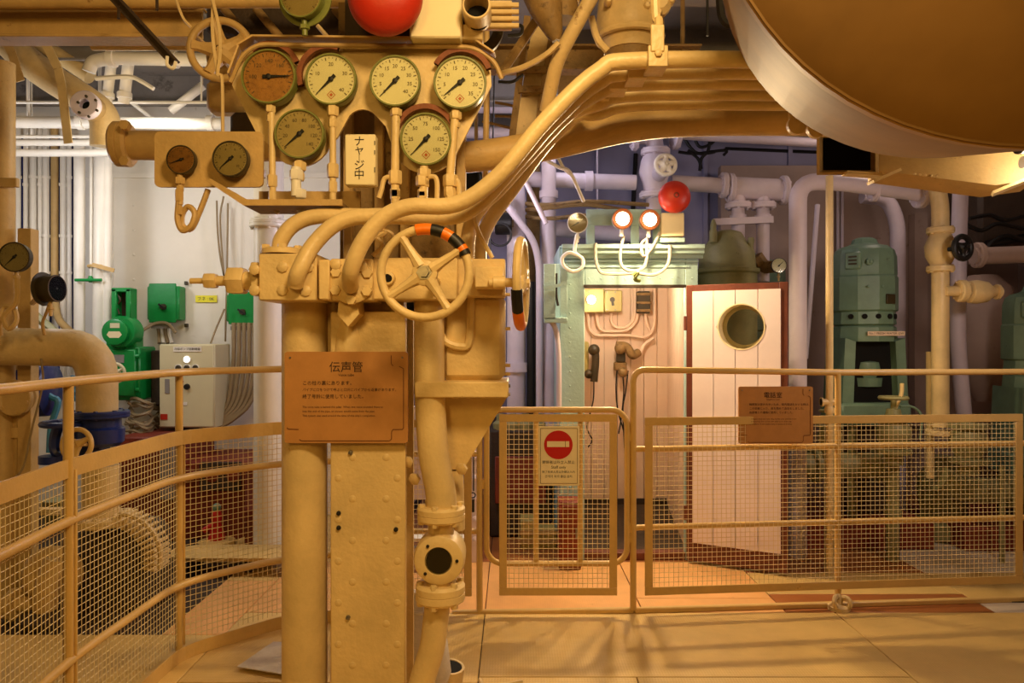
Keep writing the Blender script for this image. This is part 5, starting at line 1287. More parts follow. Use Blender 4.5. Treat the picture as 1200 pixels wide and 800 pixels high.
t = thing('wall_telephone', 'dark wall telephone handset hanging by the booth jamb', 'telephone', P(692, 452, 6.2))
MB().span(P(680, 436, 6.22), P(690, 400, 6.22) + V((0, .1, 0)), .01).build('case', GREEN if False else BOXYEL, t)
MB().tube(spline(PP([(696, 405, 6.16), (698, 420, 6.16), (696, 447, 6.16)])), S(4.5, 6.16), 10).build('handset', DCASE, t)
MB().ball(P(696, 410, 6.16), S(7, 6.16)).build('earpiece', DCASE, t)
MB().ball(P(690, 438, 6.16), S(5.5, 6.16)).build('mouthpiece', DCASE, t)
MB().tube(spline(PP([(696, 447, 6.16), (695, 470, 6.16), (688, 500, 6.16), (694, 515, 6.16), (689, 524, 6.16)])), .006, 6).build('cord', KINK, t)
t = thing('voice_telephone', 'brass brown sound telephone on the booth back boards', 'telephone', P(735, 445, 6.25))
MB().ball(P(727, 408, 6.22), S(7, 6.22)).build('horn', BROWNISH, t)
MB().tube(spline(PP([(722, 404, 6.22), (734, 406, 6.22), (741, 416, 6.22), (748, 413, 6.26)])), S(5, 6.22), 10).build('arm', BROWNISH, t)
MB().span(P(723, 424, 6.24), P(733, 412, 6.24) + V((0, .07, 0)), .004).build('box', DCASE, t)
MB().span(P(720, 434, 6.25), P(735, 424, 6.25) + V((0, .07, 0)), .01).build('body', BROWNISH, t)
MB().ball(P(730, 436, 6.22), S(6, 6.22)).build('cup', BROWNISH, t)
line('cream conduit curving to the sound telephone', PP([(742, 418, 6.29), (750, 415, 6.3), (755, 404, 6.3), (766, 396, 6.3)]), S(2.2, 6.3), PEACH, 'conduit', 'conduit')
grp = 'black cords hanging below the sound telephone'
for wh, pts in zip(('kinked', 'slanting', 'long crossing'), ([(723, 434), (722, 455), (724, 480), (731, 505)], [(730, 440), (731, 460), (728, 490), (725, 508)], [(736, 434), (733, 460), (730, 480), (732, 525)])):
    line(wh + ' black cord hanging below the sound telephone', PP(pts, 6.22), .006, KINK, 'cord', 'cord', group=grp)
# red cabinet and things seen through the gate
t = thing('red_locker', 'red oxide narrow locker standing before the mint jamb', 'locker', P(668, 652, 4.62))
a, d = P(655, 652, 4.55), P(681, 588, 4.55)
MB().span((a.x, 4.55, .0), (d.x, 4.73, d.z), .006).build('case', REDLEAD, t)
MB().span((a.x + .01, 4.54, .03), (d.x - .01, 4.55, d.z - .02), .004).build('door', REDLEAD, t)
MB().cyl((d.x - .03, 4.53, .2), (d.x - .03, 4.53, .26), .006, n=8).build('handle', STEEL, t)
t = thing('engine_casing', 'dark red engine casing deep behind the mesh gate', 'engine', V((P(610, 0, 5.9).x, 5.9, 0)))
MB().span(V((P(572, 0, 5.3).x, 5.3, 0)), V((P(646, 0, 5.3).x, 6.2, P(0, 503, 5.3).z)), .02).build('casing', DARKBROWN, t)
for k in range(4):
    p = P(586 + k * 15, 505, 5.3)
    MB().lathe(p + V((0, .06, 0)), (0, 0, 1), [(0, .05), (.05, .055), (.07, .03), (.12, .025)], 12).build('valve_cap', OLIVE, t)
MB().span(P(580, 590, 5.27), P(640, 535, 5.27) + V((0, .03, 0)), .006).build('cover', REDLEAD, t)
for k, (px0, px1, y0) in enumerate(((610, 628, 610), (628, 652, 622))):
    t = thing('wooden_crate', ['small tan crate deep behind the mesh gate', 'low tan crate beside the red locker'][k], 'crate', P((px0 + px1) / 2, 643, 5.0))
    MB().span(V((P(px0, 0, 5.0).x, 5.0, 0)), V((P(px1, 0, 5.0).x, 5.2, P(0, y0, 5.0).z)), .004).build('box', BOXYEL, t)
    for zz in (.04, .1): MB().span(V((P(px0, 0, 5.0).x - .004, 4.99, zz)), V((P(px1, 0, 5.0).x + .004, 5.0, zz + .03))).build('slat', TAN, t)
t = thing('white_frame_post', 'white riveted steel post behind the gate latch', 'post', P(556, 650, 4.7))
MB().span((P(550, 0, 4.7).x, 4.7, 0), (P(562, 0, 4.7).x, 4.74, P(0, 380, 4.7).z), .003).build('post', LILAC, t)
for k in range(7): MB().lathe(P(557, 488 + k * 24, 4.7), (0, -1, 0), [(0, .02), (.01, .018), (.016, 0)], 10).build('rivet', LILAC, t)
t = thing('tag_chain', 'black tag hanging on a chain behind the gate latch', 'tag', P(555, 600, 4.65))
MB().tube(PP([(555, 520, 4.66), (555, 575, 4.66)]), .004, 6).build('chain', KINK, t)
MB().torus(P(554, 580, 4.65), (0, -1, 0), .016, .004, 14, 6).build('ring', KINK, t)
MB().span(P(553, 600, 4.65), P(556, 585, 4.65) + V((0, .004, 0))).build('tag', KINK, t)
t = thing('white_cabinet', 'white low panel with a shelf seen behind the drain pipe', 'panel', V((P(500, 0, 4.6).x, 4.6, 0)))
MB().span((P(455, 0, 4.6).x, 4.6, .42), (P(540, 0, 4.6).x, 4.63, 1.0), .004).build('panel', LILAC, t)
for py in (626, 640): MB().span((P(455, 0, 4.6).x, 4.5, P(0, py + 4, 4.6).z), (P(546, 0, 4.6).x, 4.62, P(0, py, 4.6).z), .003).build('shelf', WHITE, t)
MB().span((P(455, 0, 4.6).x, 4.62, 0), (P(470, 0, 4.6).x, 4.66, 1.0)).build('leg', WHITE, t)
MB().span((P(530, 0, 4.6).x, 4.62, 0), (P(542, 0, 4.6).x, 4.66, 1.0)).build('leg', WHITE, t)

# ================================================================ pipes between column and booth
Yp = 4.6
pipe('stout white pipe standing behind the edge-on handwheel', [P(605, 505, 5.45), P(605, 226, 5.45), P(600, 190, 5.5)], S(11, 5.45), LILAC, n=20, collars=[(P(605, 430, 5.45), (0, 0, 1))])
pipe('tall white pipe with a seam standing left of the mint holder', [P(643, 505, 5.45), P(643, 128, 5.45)], S(8.5, 5.45), LILAC, n=16, collars=[(P(643, 228, 5.45), (0, 0, 1))])
pipe('slim white pipe close against the tall seam pipe', [P(632, 505, 5.4), P(632, 310, 5.35), P(626, 282, 5.3), P(598, 246, 5.2), P(590, 236, 5.2)], S(4, 5.35), LILAC, rad=.15, n=12)
pipe('slim white tube slanting beside the column pipes', [P(612, 205, 4.9), P(622, 225, 4.9), P(640, 262, 4.9)], S(3, 4.9), LILAC)
pipe('slim white pipe bending past the mint jamb', [P(642, 370, 4.7), P(652, 385, 4.7), P(655, 420, 4.7), P(655, 480, 4.7)], S(3.2, 4.7), LILAC, rad=.1)
pipe('white horizontal pipe crossing behind the tall seam pipe', [P(560, 208, 5.6), P(745, 214, 5.6)], S(9, 5.6), LILAC, n=16, collars=[(P(690, 212, 5.6), (1, 0, 0))])
hang(pipe('lower white horizontal pipe behind the booth gauge', [P(560, 262, 5.9), P(760, 276, 5.9)], S(9, 5.9), LILAC, n=14), [P(700, 268, 5.9)], LILAC)
for k, (y0, y1) in enumerate(((236, 240), (248, 244), (250, 256))):
    line('%s brown cable strung behind the booth gauge' % ('uppermost', 'middle', 'lowest')[k], PP([(590, y0, 5.5), (640, y1, 5.4), (690, y1 - 4, 5.4), (760, y0 + 4, 5.5)]), .016, BROWNISH, 'cable', group='brown cables behind the booth gauge')
line('white cord hanging in a fork in front of the lilac wall', PP([(628, 181, 4.4), (655, 196, 4.4), (668, 202, 4.4), (684, 236, 4.5)]), .011, WHITE, 'cord', 'cord')
line('second white cord joining the forked cord', PP([(650, 176, 4.4), (660, 196, 4.4), (668, 204, 4.4)]), .01, WHITE, 'cord', 'cord')
t = thing('dark_pump', 'small black motor between the white pipes behind the manifold', 'motor', P(592, 275, 5.3))
MB().cyl(P(580, 262, 5.3), P(600, 262, 5.3), S(13, 5.3), n=18, b=.01).build('body', BLACK, t)
MB().cyl(P(566, 255, 5.3), P(582, 260, 5.3), S(5, 5.3), n=12).build('shaft_end', DARKBROWN, t)
MB().torus(P(586, 275, 5.2), (0, -1, 0), S(13, 5.2), .008, 22, 6).build('cable_loop', KINK, t)
MB().bar(P(590, 262, 5.3), P(604, 262, 5.42), .05, .02).build('mount_arm', BROWNISH, t)
for k, px in enumerate((566, 571, 576)):
    line(('first', 'second', 'third')[k] + ' thin black wire behind the manifold side counted from the column', PP([(px + 6, -90, 5.0), (px + 3, 100, 5.0), (px, 225, 5.0), (px - 2, 270, 5.0), (px + 1, 320, 5.0)]), .005, KINK, 'wire', 'wire', group='thin black wires behind the manifold side')
t = thing('slit_shade', 'black box added to darken the slits behind the drain pipe and tank', 'cabinet', P(498, 470, 3.1))
MB().span((P(470, 0, 3.1).x, 3.1, P(0, 462, 3.1).z), (P(526, 0, 3.1).x, 3.2, P(0, 345, 3.1).z), .005).build('case', VOID, t)  # black box added so the slits in front look deep in shade
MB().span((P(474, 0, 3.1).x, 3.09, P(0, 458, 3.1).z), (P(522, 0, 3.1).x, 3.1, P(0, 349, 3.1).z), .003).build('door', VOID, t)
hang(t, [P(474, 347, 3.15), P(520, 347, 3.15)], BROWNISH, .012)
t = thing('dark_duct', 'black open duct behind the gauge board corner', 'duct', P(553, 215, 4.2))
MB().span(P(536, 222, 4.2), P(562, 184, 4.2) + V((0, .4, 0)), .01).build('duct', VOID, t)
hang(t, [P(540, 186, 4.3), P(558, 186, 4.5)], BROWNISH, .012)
line('thin black cable arching over the black duct', PP([(536, 190, 4.1), (550, 188, 4.1), (562, 200, 4.1), (568, 216, 4.1)]), .007, KINK, 'cable')
pipe('brown post pipe standing between the white pipes', [P(625, 502, 5.75), P(625, 190, 5.75)], S(8, 5.6), BROWNISH, n=12)
pipe('dark pipe standing beside the white pipes behind the gate', [P(622, 505, 5.42), P(622, 330, 5.42)], S(5, 5.3), BLACK, n=12)
# valve with white handwheel behind the booth
root = thing('globe_valve', 'lilac globe valve above the booth behind the red bell', 'valve', P(770, 250, 5.6))
flange(root, P(768, 178, 5.6), (0, 0, 1), S(17, 5.6), S(7, 5.6), LILAC, 6)
flange(root, P(766, 229, 5.6), (0, 0, 1), S(17, 5.6), S(7, 5.6), LILAC, 6)
MB().lathe(P(767, 228, 5.6), (0, 0, 1), [(0, S(11, 5.6)), (.08, S(14, 5.6)), (.17, S(18, 5.6)), (.25, S(16, 5.6)), (.32, S(11, 5.6))], 22).build('body', LILAC, root)
MB().cyl(P(772, 205, 5.55), P(777, 198, 5.3), S(9, 5.5), n=14).build('bonnet', LILAC, root)
MB().cyl(P(766, 232, 5.6), P(766, 260, 5.6), S(9, 5.6), n=16).build('outlet', LILAC, root)
wheel('small white handwheel above the red bell of the booth', P(780, 193, 5.25), (.08, -1, .1), S(11.5, 5.25), S(2.6, 5.25), WHITE, 5, .3, hub=S(4.5, 5.25), stem=.08, stem_r=.012, spoke=S(3, 5.25))
pipe('lilac elbow pipe on top of the globe valve', [P(768, 175, 5.6), P(766, 160, 5.6), P(742, 158, 5.6), P(700, 158, 5.6)], S(10, 5.6), LILAC, rad=.1, n=18, flanges=[(P(744, 159, 5.6), (1, 0, 0)), (P(792, 158, 5.6), (1, .1, 0))])
pipe('long pale pipe running under the bundled pipes to starboard', [P(786, 157, 5.7), P(830, 160, 5.7), P(1080, 174, 5.9)], S(5.5, 5.7), LILAC, n=14)
pipe('lilac header pipe passing behind the red bell', [P(786, 214, 5.75), P(855, 218, 5.75)], S(9, 5.75), LILAC, n=18, flanges=[(P(848, 217, 5.75), (1, 0, 0), S(15, 5.75), S(7, 5.75))], nb=8)
root = pipe('lilac header pipe with two flanged branches', [P(855, 220, 5.75), P(918, 223, 5.75)], S(13, 5.75), LILAC, n=20, flanges=[(P(856, 220, 5.75), (1, 0, 0), S(17, 5.75), S(6, 5.75)), (P(918, 223, 5.75), (1, 0, 0), S(17, 5.75), S(7, 5.75))], nb=8)
for px in (865, 894):
    MB().cyl(P(px, 222, 5.75), P(px, 240, 5.75), S(10, 5.75), S(8, 5.75), n=16).build('branch_neck', LILAC, root)
    flange(root, P(px, 241, 5.75), (0, 0, 1), S(15, 5.75), S(7, 5.75), LILAC, 6)
    MB().cyl(P(px, 243, 5.75), P(px, 330, 5.75), S(7.5, 5.75), n=16).build('branch_pipe', LILAC, root)
t = thing('pipe_brace', 'lilac flat brace clamped across the two branch pipes', 'bracket', P(870, 262, 5.65))
MB().bar(P(836, 260, 5.65), P(906, 257, 5.65), .05, .02).build('brace', LILAC, t)
for px in (865, 894): MB().cyl(P(px, 252, 5.75), P(px, 262, 5.75), S(9.5, 5.75), n=16).build('clamp', LILAC, t)
# olive bell-shaped casing behind the door
t = thing('strainer_casing', 'dull olive bell shaped casing behind the white door', 'casing', P(852, 640, 5.6))
c0 = V((P(852, 0, 5.6).x, 5.6, 0))
zz = lambda py: P(0, py, 5.6).z
MB().lathe(c0, (0, 0, 1), [(0, S(34, 5.6)), (zz(335), S(34, 5.6)), (zz(322), S(34, 5.6)), (zz(320), S(37, 5.6)), (zz(316), S(37, 5.6)), (zz(315), S(33, 5.6)), (zz(295), S(31, 5.6)), (zz(283), S(22, 5.6)), (zz(276), S(18, 5.6)), (zz(273), S(16, 5.6)), (zz(270), S(8, 5.6)), (zz(269), 0)], 30).build('casing', OLIVE, t)
MB().lathe(P(836, 284, 5.5), (0, 0, 1), [(0, .03), (.08, .03), (.1, .022), (.13, .024), (.17, .01)], 12).build('cap_bolt', OLIVE, t)
MB().lathe(P(880, 302, 5.5), (0, 0, 1), [(0, .02), (.1, .02), (.13, .026), (.15, .02)], 10).build('lug', OLIVE, t)
gauge('small pale gauge beside the olive casing above the white door', P(913, 311, 5.5), (-.05, -1, 0), S(9, 5.5), DIAL, DCASE, math.radians(45), None, stem=.06, stem_m=TAN, name='small_gauge')
line('brown lagged pipe between olive casing and pale gauge', PP([(886, 300, 5.7), (896, 312, 5.7), (910, 312, 5.56)]), .05, BROWNISH, 'lagged_pipe', 'pipe')
grp = 'black cables tangled on the lilac wall'
for pts in ([(800, 160), (812, 176), (822, 180), (838, 178)], [(812, 158), (820, 172), (834, 168), (842, 158)], [(806, 176), (818, 186), (822, 198)], [(832, 160), (830, 176), (822, 186), (820, 200)], [(795, 178), (815, 180), (850, 176), (848, 182)]):
    line('black cable in the tangle on the lilac wall', PP(pts, 6.6), .014, BLACK, 'cable', group=grp)
for wh, px in (('middle', 848), ('last', 856), ('first', 836)): line(wh + ' black cable end on the lilac wall counted from the globe valve', PP([(px, 143, 6.6), (px + 1, 165, 6.6)]), .012, BLACK, 'cable_end', 'cable', smooth=False, group='black cable ends on the lilac wall')
line('long dark cable run along the rear bulkhead', PP([(850, 174, 6.985), (950, 178, 6.985), (1080, 182, 6.985)]), .015, BLACK, 'cable')
line('dark conduit rising on the rear bulkhead beside the valve', PP([(745, 180, 6.97), (742, 240, 6.97), (740, 290, 6.97)]), .02, BLACK, 'conduit', 'conduit')

# ================================================================ starboard bay
pipe('stout rose pipe bending down beside the white door', [P(935, 640, 4.85), P(935, 213, 4.85), P(980, 213, 4.9), P(1075, 226, 5.1)], S(10, 4.85), LILAC, rad=.16, n=22, flanges=[(P(1024, 222, 5.02), (1, 0, 0), S(14, 5), S(6, 5)), (P(1079, 227, 5.1), (1, .1, 0), S(17, 5.1), S(8, 5.1))], nb=8)
root = pipe('slim pale pole with a union before the green motor', [P(972, 640, 4.5), P(972, 206, 4.5)], S(4.2, 4.5), CREAM, n=12)
MB().cyl(P(962, 471, 4.5), P(982, 471, 4.5), S(4, 4.5), n=10).build('tee', CREAM, root)
for px in (962, 980): MB().lathe(P(px, 471, 4.5), (1, 0, 0), [(0, S(5.5, 4.5)), (S(2, 4.5), S(5.5, 4.5))], 10).build('tee_end', CREAM, root)
MB().lathe(P(972, 484, 4.5), (0, 0, 1), [(0, S(5, 4.5)), (S(5, 4.5), S(6, 4.5)), (S(8, 4.5), S(4.5, 4.5))], 12).build('union', CREAM, root)
pipe('grey slanting conduit between the pale pole and the door', [P(944, 420, 5.4), P(958, 240, 5.6)], S(3, 5.4), STEEL if False else LILAC, n=10)
pipe('rose pipe bending down behind the green motor', [P(1010, 230, 6.0), P(1040, 232, 6.0), P(1052, 260, 6.0), P(1052, 590, 6.0)], S(8.5, 6.0), LILAC, rad=.18, n=18)
for k, px in enumerate((982, 987)):
    line('thin conduit on the dusty rose wall behind the motor', PP([(px, 215, 6.7), (px, 300, 6.7), (px, 400, 6.7)]), .014, LILAC, 'conduit', 'conduit', smooth=False, group='thin conduits behind the green motor')
MB().span(P(1072, 500, 6.6), P(1088, 250, 6.6) + V((0, .1, 0))).build('wall_stiffener', DIMWALL, bpy.data.objects['wall_bay'])
def motor(label, px, Y, dy=0.0, s=1.0, z0=0.0):
    c = V((P(px, 0, Y).x, Y, 0)); k = 5.3
    h = lambda py: (P(0, py, k).z) * s + dy
    r = lambda n: S(n, k) * s
    t = thing('pump_motor', label, 'motor', c)
    MB().lathe(c, (0, 0, 1), [(h(382), r(30)), (h(380), r(34)), (h(366), r(33)), (h(364), r(36)), (h(326), r(36)), (h(324), r(34.5)), (h(322), r(35)), (h(302), r(34.5)), (h(294), r(32)), (h(290), r(27)), (h(288), r(19)), (h(286), r(15)), (h(281), r(13)), (h(279), r(9)), (h(278), 0)], 10, .31).build('motor_body', MOTOR, t, ang=25)
    for a in (-2.45, -2.0, -1.57, -1.1, -.7):
        d = V((math.cos(a), math.sin(a), 0))
        MB().lathe(c + V((0, 0, h(371.5))) + d * r(32.2), d, [(0, r(3)), (r(2), r(3))], 10).build('vent_hole', VOID, t)
    d = V((-.75, -.66, 0)); q = V((.66, -.75, 0))
    MB().box(c + V((-r(24), -r(24), h(308))), (r(18), r(8), r(20)), r(2), Matrix.Rotation(-.75, 3, 'Z')).build('terminal_cover', MOTOR, t)
    for j in range(3):
        MB().box(c + V((-r(27), -r(28.5), h(304 + j * 4))), (r(9), r(1), r(2)), 0, Matrix.Rotation(-.75, 3, 'Z')).build('louvre', DCASE, t)
    MB().lathe(c + V((-r(10), -r(33), h(310))), (0, -1, 0), [(0, r(4)), (r(2), r(4)), (r(3), r(2)), (r(5), r(1.5))], 10).build('eye_bolt', MOTOR, t)
    MB().box(c + V((r(14), -r(33), h(352))), (r(13), r(2), r(11)), r(.6), Matrix.Rotation(.35, 3, 'Z')).build('rating_plate', DCASE, t)
    for j, xx in enumerate((-12, 4)):
        MB().lathe(c + V((r(xx), -r(35), h(338))), (0, -1, 0), [(0, r(1.6)), (r(1), r(1.2))], 8).build('bolt', MOTOR, t)
    MB().lathe(c, (0, 0, 1), [(h(400), r(34)), (h(396), r(35)), (h(384), r(34)), (h(382), r(32))], 10, .31).build('neck_ring', MOTOR, t, ang=25)
    for sg in (-1, 1):
        x = [(-38, 480), (-25, 480), (-22, 400), (-34, 396)] if sg < 0 else [(38, 480), (27, 480), (23, 400), (34, 396)]
        MB().prism([(r(a), h(b)) for a, b in x], c + V((0, -r(26), 0)), (1, 0, 0), (0, 0, 1), (0, r(52), 0)).build('pedestal_leg', MOTOR, t)
    MB().span(c + V((-r(27), -r(13), h(470))), c + V((r(27), -r(9), h(398)))).build('pedestal_shade', VOID, t)  # black sheet stands in for shade inside the pedestal opening
    MB().span(c + V((-r(40), -r(30), h(496))), c + V((r(40), r(30), h(470))), r(3)).build('pedestal_base', MOTOR, t)
    MB().span(c + V((-r(30), -r(10), z0)), c + V((r(30), r(28), h(496))), r(3)).build('pump_block', DARKBROWN, t)
    for sx in (-1, 1): MB().cyl(c + V((sx * r(24), -r(20), z0)), c + V((sx * r(24), -r(20), h(496))), r(4), n=10).build('pump_leg', OLIVE, t)
    MB().lathe(c, (0, 0, 1), [(h(470), r(10)), (h(452), r(10)), (h(452), r(19)), (h(442), r(20)), (h(442), r(15)), (h(432), r(18)), (h(424), r(17)), (h(421), r(8)), (h(398), r(8))], 16).build('coupling', MOTOR, t)
    return t, c, h, r
t, c, h, r = motor('tall green pump motor behind the pale pole', 1013, 5.3, z0=.18)
MB().box(c + V((r(8), -r(34.8), h(391))), (r(42), .004, r(5)), 0).build('name_strip', PEACH, t)
text('No.1 FRESH WATER GW', r(3.6), c + V((r(8), -r(34.8) - .003, h(391))), KINK, t)
motor('dim green pump motor at the picture edge beyond the black handwheel', 1215, 5.2, -.34, 1.0, z0=.16)
motor('green pump motor seen through the door porthole', 888, 6.3, -.1, 1.05)
# starboard verticals
root = pipe('stout cream riser with a bulging valve near the green motor', [P(1097, 215, 4.9), P(1102, 240, 4.9), P(1102, 500, 4.9)], S(9.5, 4.9), CREAM, rad=.1, n=20, flanges=[(P(1102, 270, 4.9), (0, 0, 1), S(15, 4.9), S(7, 4.9)), (P(1102, 315, 4.9), (0, 0, 1), S(15, 4.9), S(7, 4.9)), (P(1101, 507, 4.9), (0, 0, 1), S(15, 4.9), S(6, 4.9))])
MB().lathe(P(1102, 312, 4.9), (0, 0, 1), [(0, S(10, 4.9)), (S(12, 4.9), S(16, 4.9)), (S(24, 4.9), S(17, 4.9)), (S(34, 4.9), S(13, 4.9)), (S(40, 4.9), S(10, 4.9))], 22).build('valve_body', CREAM, root)
pipe('rose pipe standing close behind the stout cream riser', [P(1126, 212, 5.2), P(1124, 270, 5.2), P(1122, 400, 5.2), P(1130, 490, 5.2)], S(8.5, 5.2), LILAC, rad=.2, n=18)
wheel('small black handwheel between the riser and the rose pipe', P(1128, 290, 4.7), (.35, -1, 0), S(13, 4.7), S(3.4, 4.7), BLACK, 3, .6, hub=S(5, 4.7), stem=.1, stem_r=.014, spoke=S(2.6, 4.7))
pipe('rose pipe entering from the side behind the black handwheel', [P(1140, 300, 5.1), P(1260, 296, 5.1)], S(10, 5.1), DIMWALL, n=18, flanges=[(P(1146, 299, 5.1), (1, 0, 0), S(15, 5.1), S(7, 5.1))])
root = thing('relief_valve', 'small pale relief valve jutting from the cream riser', 'valve', P(1112, 350, 4.85))
MB().cyl(P(1108, 341, 4.85), P(1124, 341, 4.85), S(6, 4.85), n=12).build('neck', CREAM, root)
flange(root, P(1127, 341, 4.85), (1, 0, 0), S(13, 4.85), S(9, 4.85), CREAM, 6)
MB().lathe(P(1132, 342, 4.85), (1, 0, 0), [(0, S(8, 4.85)), (S(4, 4.85), S(13, 4.85)), (S(12, 4.85), S(14, 4.85)), (S(24, 4.85), S(12, 4.85)), (S(30, 4.85), S(7, 4.85)), (S(35, 4.85), S(5, 4.85))], 22).build('body', CREAM, root)
MB().lathe(P(1167, 342, 4.85), (1, 0, 0), [(0, S(9, 4.85)), (S(3, 4.85), S(9, 4.85)), (S(4, 4.85), S(5, 4.85)), (S(6, 4.85), S(6, 4.85))], 12).build('end_cap', CREAM, root)
pipe('slim cream pipe standing beside the stout riser', [P(1090, 560, 5.0), P(1090, 412, 5.0)], S(4.5, 5), CREAM, n=12)
t = thing('dark_recess', 'dark brown block added as a shaded recess high in the starboard corner', 'machine', P(1180, 290, 5.7))
MB().span(P(1148, 288, 5.7), P(1290, 205, 5.7) + V((0, .6, 0)), .03).build('casing', DARKBROWN, t)  # dark block added in place of the shaded recess
MB().cyl(P(1156, 286, 5.68), P(1290, 262, 5.6), .03, n=10).build('lagged_tube', BLACK, t)
MB().span(P(1160, 205, 5.7), P(1175, 100, 5.7) + V((0, .06, 0))).build('bracket', DARKBROWN, t)
for k, pts in enumerate(([(1130, 262), (1150, 270), (1170, 262), (1200, 268)], [(1136, 256), (1160, 252), (1180, 258), (1210, 250)], [(1150, 300), (1162, 284), (1180, 276), (1200, 282)])):
    line('%s black cable drooping across the dark starboard recess' % ('middle', 'uppermost', 'lowest')[k], PP(pts, 5.6), .016, BLACK, 'cable', group='black cables across the dark starboard recess')
t = thing('tarpaulin', 'pale draped canvas lagging behind the rose pipes', 'lagging', P(1150, 480, 5.9))
MB().lathe(P(1152, 470, 5.9), (0, 0, 1), [(0, .06), (.1, .12), (.3, .2), (.5, .22), (.9, .2), (1.0, .1)], 12).build('canvas', DIMWALL, t)
# low pumps behind the right mesh
def low_valve(label, px, py, Y, r, m=OLIVE, hw=True):
    c = P(px, py, Y); t = thing('low_valve', label, 'valve', c - V((0, 0, r * 2.2)))
    MB().lathe(c, (0, 0, 1), [(-r * 2.2, r * .6), (-r * 1.6, r * .6), (-r * 1.5, r * 1.1), (-r * 1.25, r * 1.1), (-r * 1.2, r * .7), (-r * .5, r), (0, r * 1.05), (r * .5, r * .8), (r * .55, r * 1.1), (r * .8, r * 1.1), (r * .85, r * .5), (r * 1.3, r * .4)], 18).build('body', m, t)
    if hw:
        MB().cyl(c + V((0, 0, r)), c + V((0, 0, r * 2.0)), r * .18, n=8).build('stem', m, t)
        MB().torus(c + V((0, 0, r * 2.0)), (0, 0, 1), r * .8, r * .12, 20, 6).build('wheel_rim', m, t)
        MB().bar(c + V((-r * .8, 0, r * 2)), c + V((r * .8, 0, r * 2)), r * .2, r * .2).build('wheel_bar', m, t)
    return t
low_valve('olive valve below the tee of the pale pole', 972, 508, 4.6, .07)
low_valve('olive valve with bar handle before the green motor base', 1047, 503, 4.7, .10)
low_valve('olive valve at the foot of the rose pipes', 1135, 512, 4.8, .11, hw=False)
pipe('olive header pipe lying behind the right mesh', [P(920, 545, 4.95), P(1045, 545, 4.95)], S(15, 4.95), OLIVE, n=20, flanges=[(P(955, 545, 4.95), (1, 0, 0), S(21, 4.95), S(7, 4.95)), (P(1030, 545, 4.95), (1, 0, 0), S(21, 4.95), S(7, 4.95))])
pipe('olive upright pipe under the pale pole valve', [P(972, 520, 4.6), P(972, 640, 4.6)], S(6, 4.6), OLIVE, n=14)
pipe('olive upright pipe under the bar handle valve', [P(1046, 530, 4.75), P(1046, 605, 4.75)], S(7.5, 4.75), OLIVE, n=14, collars=[(P(1046, 600, 4.75), (0, 0, 1))])
pipe('olive bent pipe lying at the back of the right mesh', [P(1100, 560, 5.0), P(1130, 575, 5.0), P(1200, 575, 5.0), P(1260, 575, 5.0)], S(15, 5), OLIVE, rad=.2, n=18, flanges=[(P(1180, 575, 5.0), (1, 0, 0), S(20, 5), S(8, 5))])
pipe('slim olive stand pipe with foot at the far mesh end', [P(1174, 545, 4.7), P(1174, 640, 4.7)], S(3, 4.7), OLIVE, n=10, collars=[(P(1174, 634, 4.7), (0, 0, 1))])
t = thing('pump_bed', 'dark red pump bed on the deck behind the right mesh', 'machine bed', V((P(1010, 0, 5.2).x, 5.2, 0)))
MB().span(V((P(925, 0, 5.2).x, 4.98, 0)), V((P(1075, 0, 5.2).x, 5.7, .18)), .01).build('bed', REDLEAD, t)
t = thing('pump_bed', 'dark red pump bed under the olive bent pipe', 'machine bed', V((P(1150, 0, 5.2).x, 5.2, 0)))
MB().span(V((P(1105, 0, 5.2).x, 4.95, 0)), V((P(1270, 0, 5.2).x, 5.7, .16)), .01).build('bed', REDLEAD, t)
t = thing('pump_housing', 'olive rounded pump housing between the pump beds', 'pump', P(1105, 600, 5.2))
MB().lathe(V((P(1105, 0, 5.3).x, 5.3, .02)), (0, 0, 1), [(0, .2), (.1, .2), (.12, .14), (.3, .17), (.42, .16), (.5, .1), (.56, .1)], 20).build('housing', OLIVE, t)
line('thin pale tube rising from the bar handle valve', PP([(1048, 480, 4.7), (1057, 462, 4.7), (1057, 449, 4.7)]), .012, CREAM, 'thin_tube', 'tube', smooth=False)
line('thin green tube curving from the bar handle valve', PP([(1055, 476, 4.7), (1070, 477, 4.7), (1080, 488, 4.7), (1078, 515, 4.7)]), .008, MOTOR, 'thin_tube', 'tube')
t = thing('floor_notice', 'pale square notice plate with dark marks on the deck', 'notice', V((2.75, 3.96, 0)))
for k, (a, b_, m) in enumerate((((2.68, 3.98), (2.83, 4.0), DCASE), ((2.75, 3.92), (2.9, 3.95), DCASE))):
    MB().span((a[0], a[1], .002), (b_[0], b_[1], .006)).build('dark_mark', m, t)

# ================================================================ big tank, duct, overhead centre
t = thing('overhead_tank', 'huge varnished tan tank hanging overhead across the corner', 'tank', V((1.3, 1.6, 1.9)))
near = V((P(1290, 0, 1.15).x, 1.15, P(0, -296, 1.15).z)); far = V((P(1118, 0, 1.96).x, 1.96, P(0, -88, 1.96).z))
ax = (far - near).normalized(); LL = (far - near).length; RT = S(454, 1.15)
MB().lathe(near, ax, [(0, RT * .998), (.004, RT), (.10, RT),  (LL - .01, RT * .998), (LL, RT * .985), (LL + .03, RT * .6), (LL + .04, 0)], 72).build('shell', TANK, t)
MB().lathe(near, -ax, [(-.002, RT * .998), (.004, RT * .975), (.02, RT * .9), (.05, RT * .7), (.08, RT * .4), (.09, 0)], 72).build('end_cap', TANK, t)
MB().lathe(near + ax * .004, ax, [(0, RT), (0, RT + .003), (.05, RT + .003), (.05, RT)], 72).build('band', TANKBAND, t)
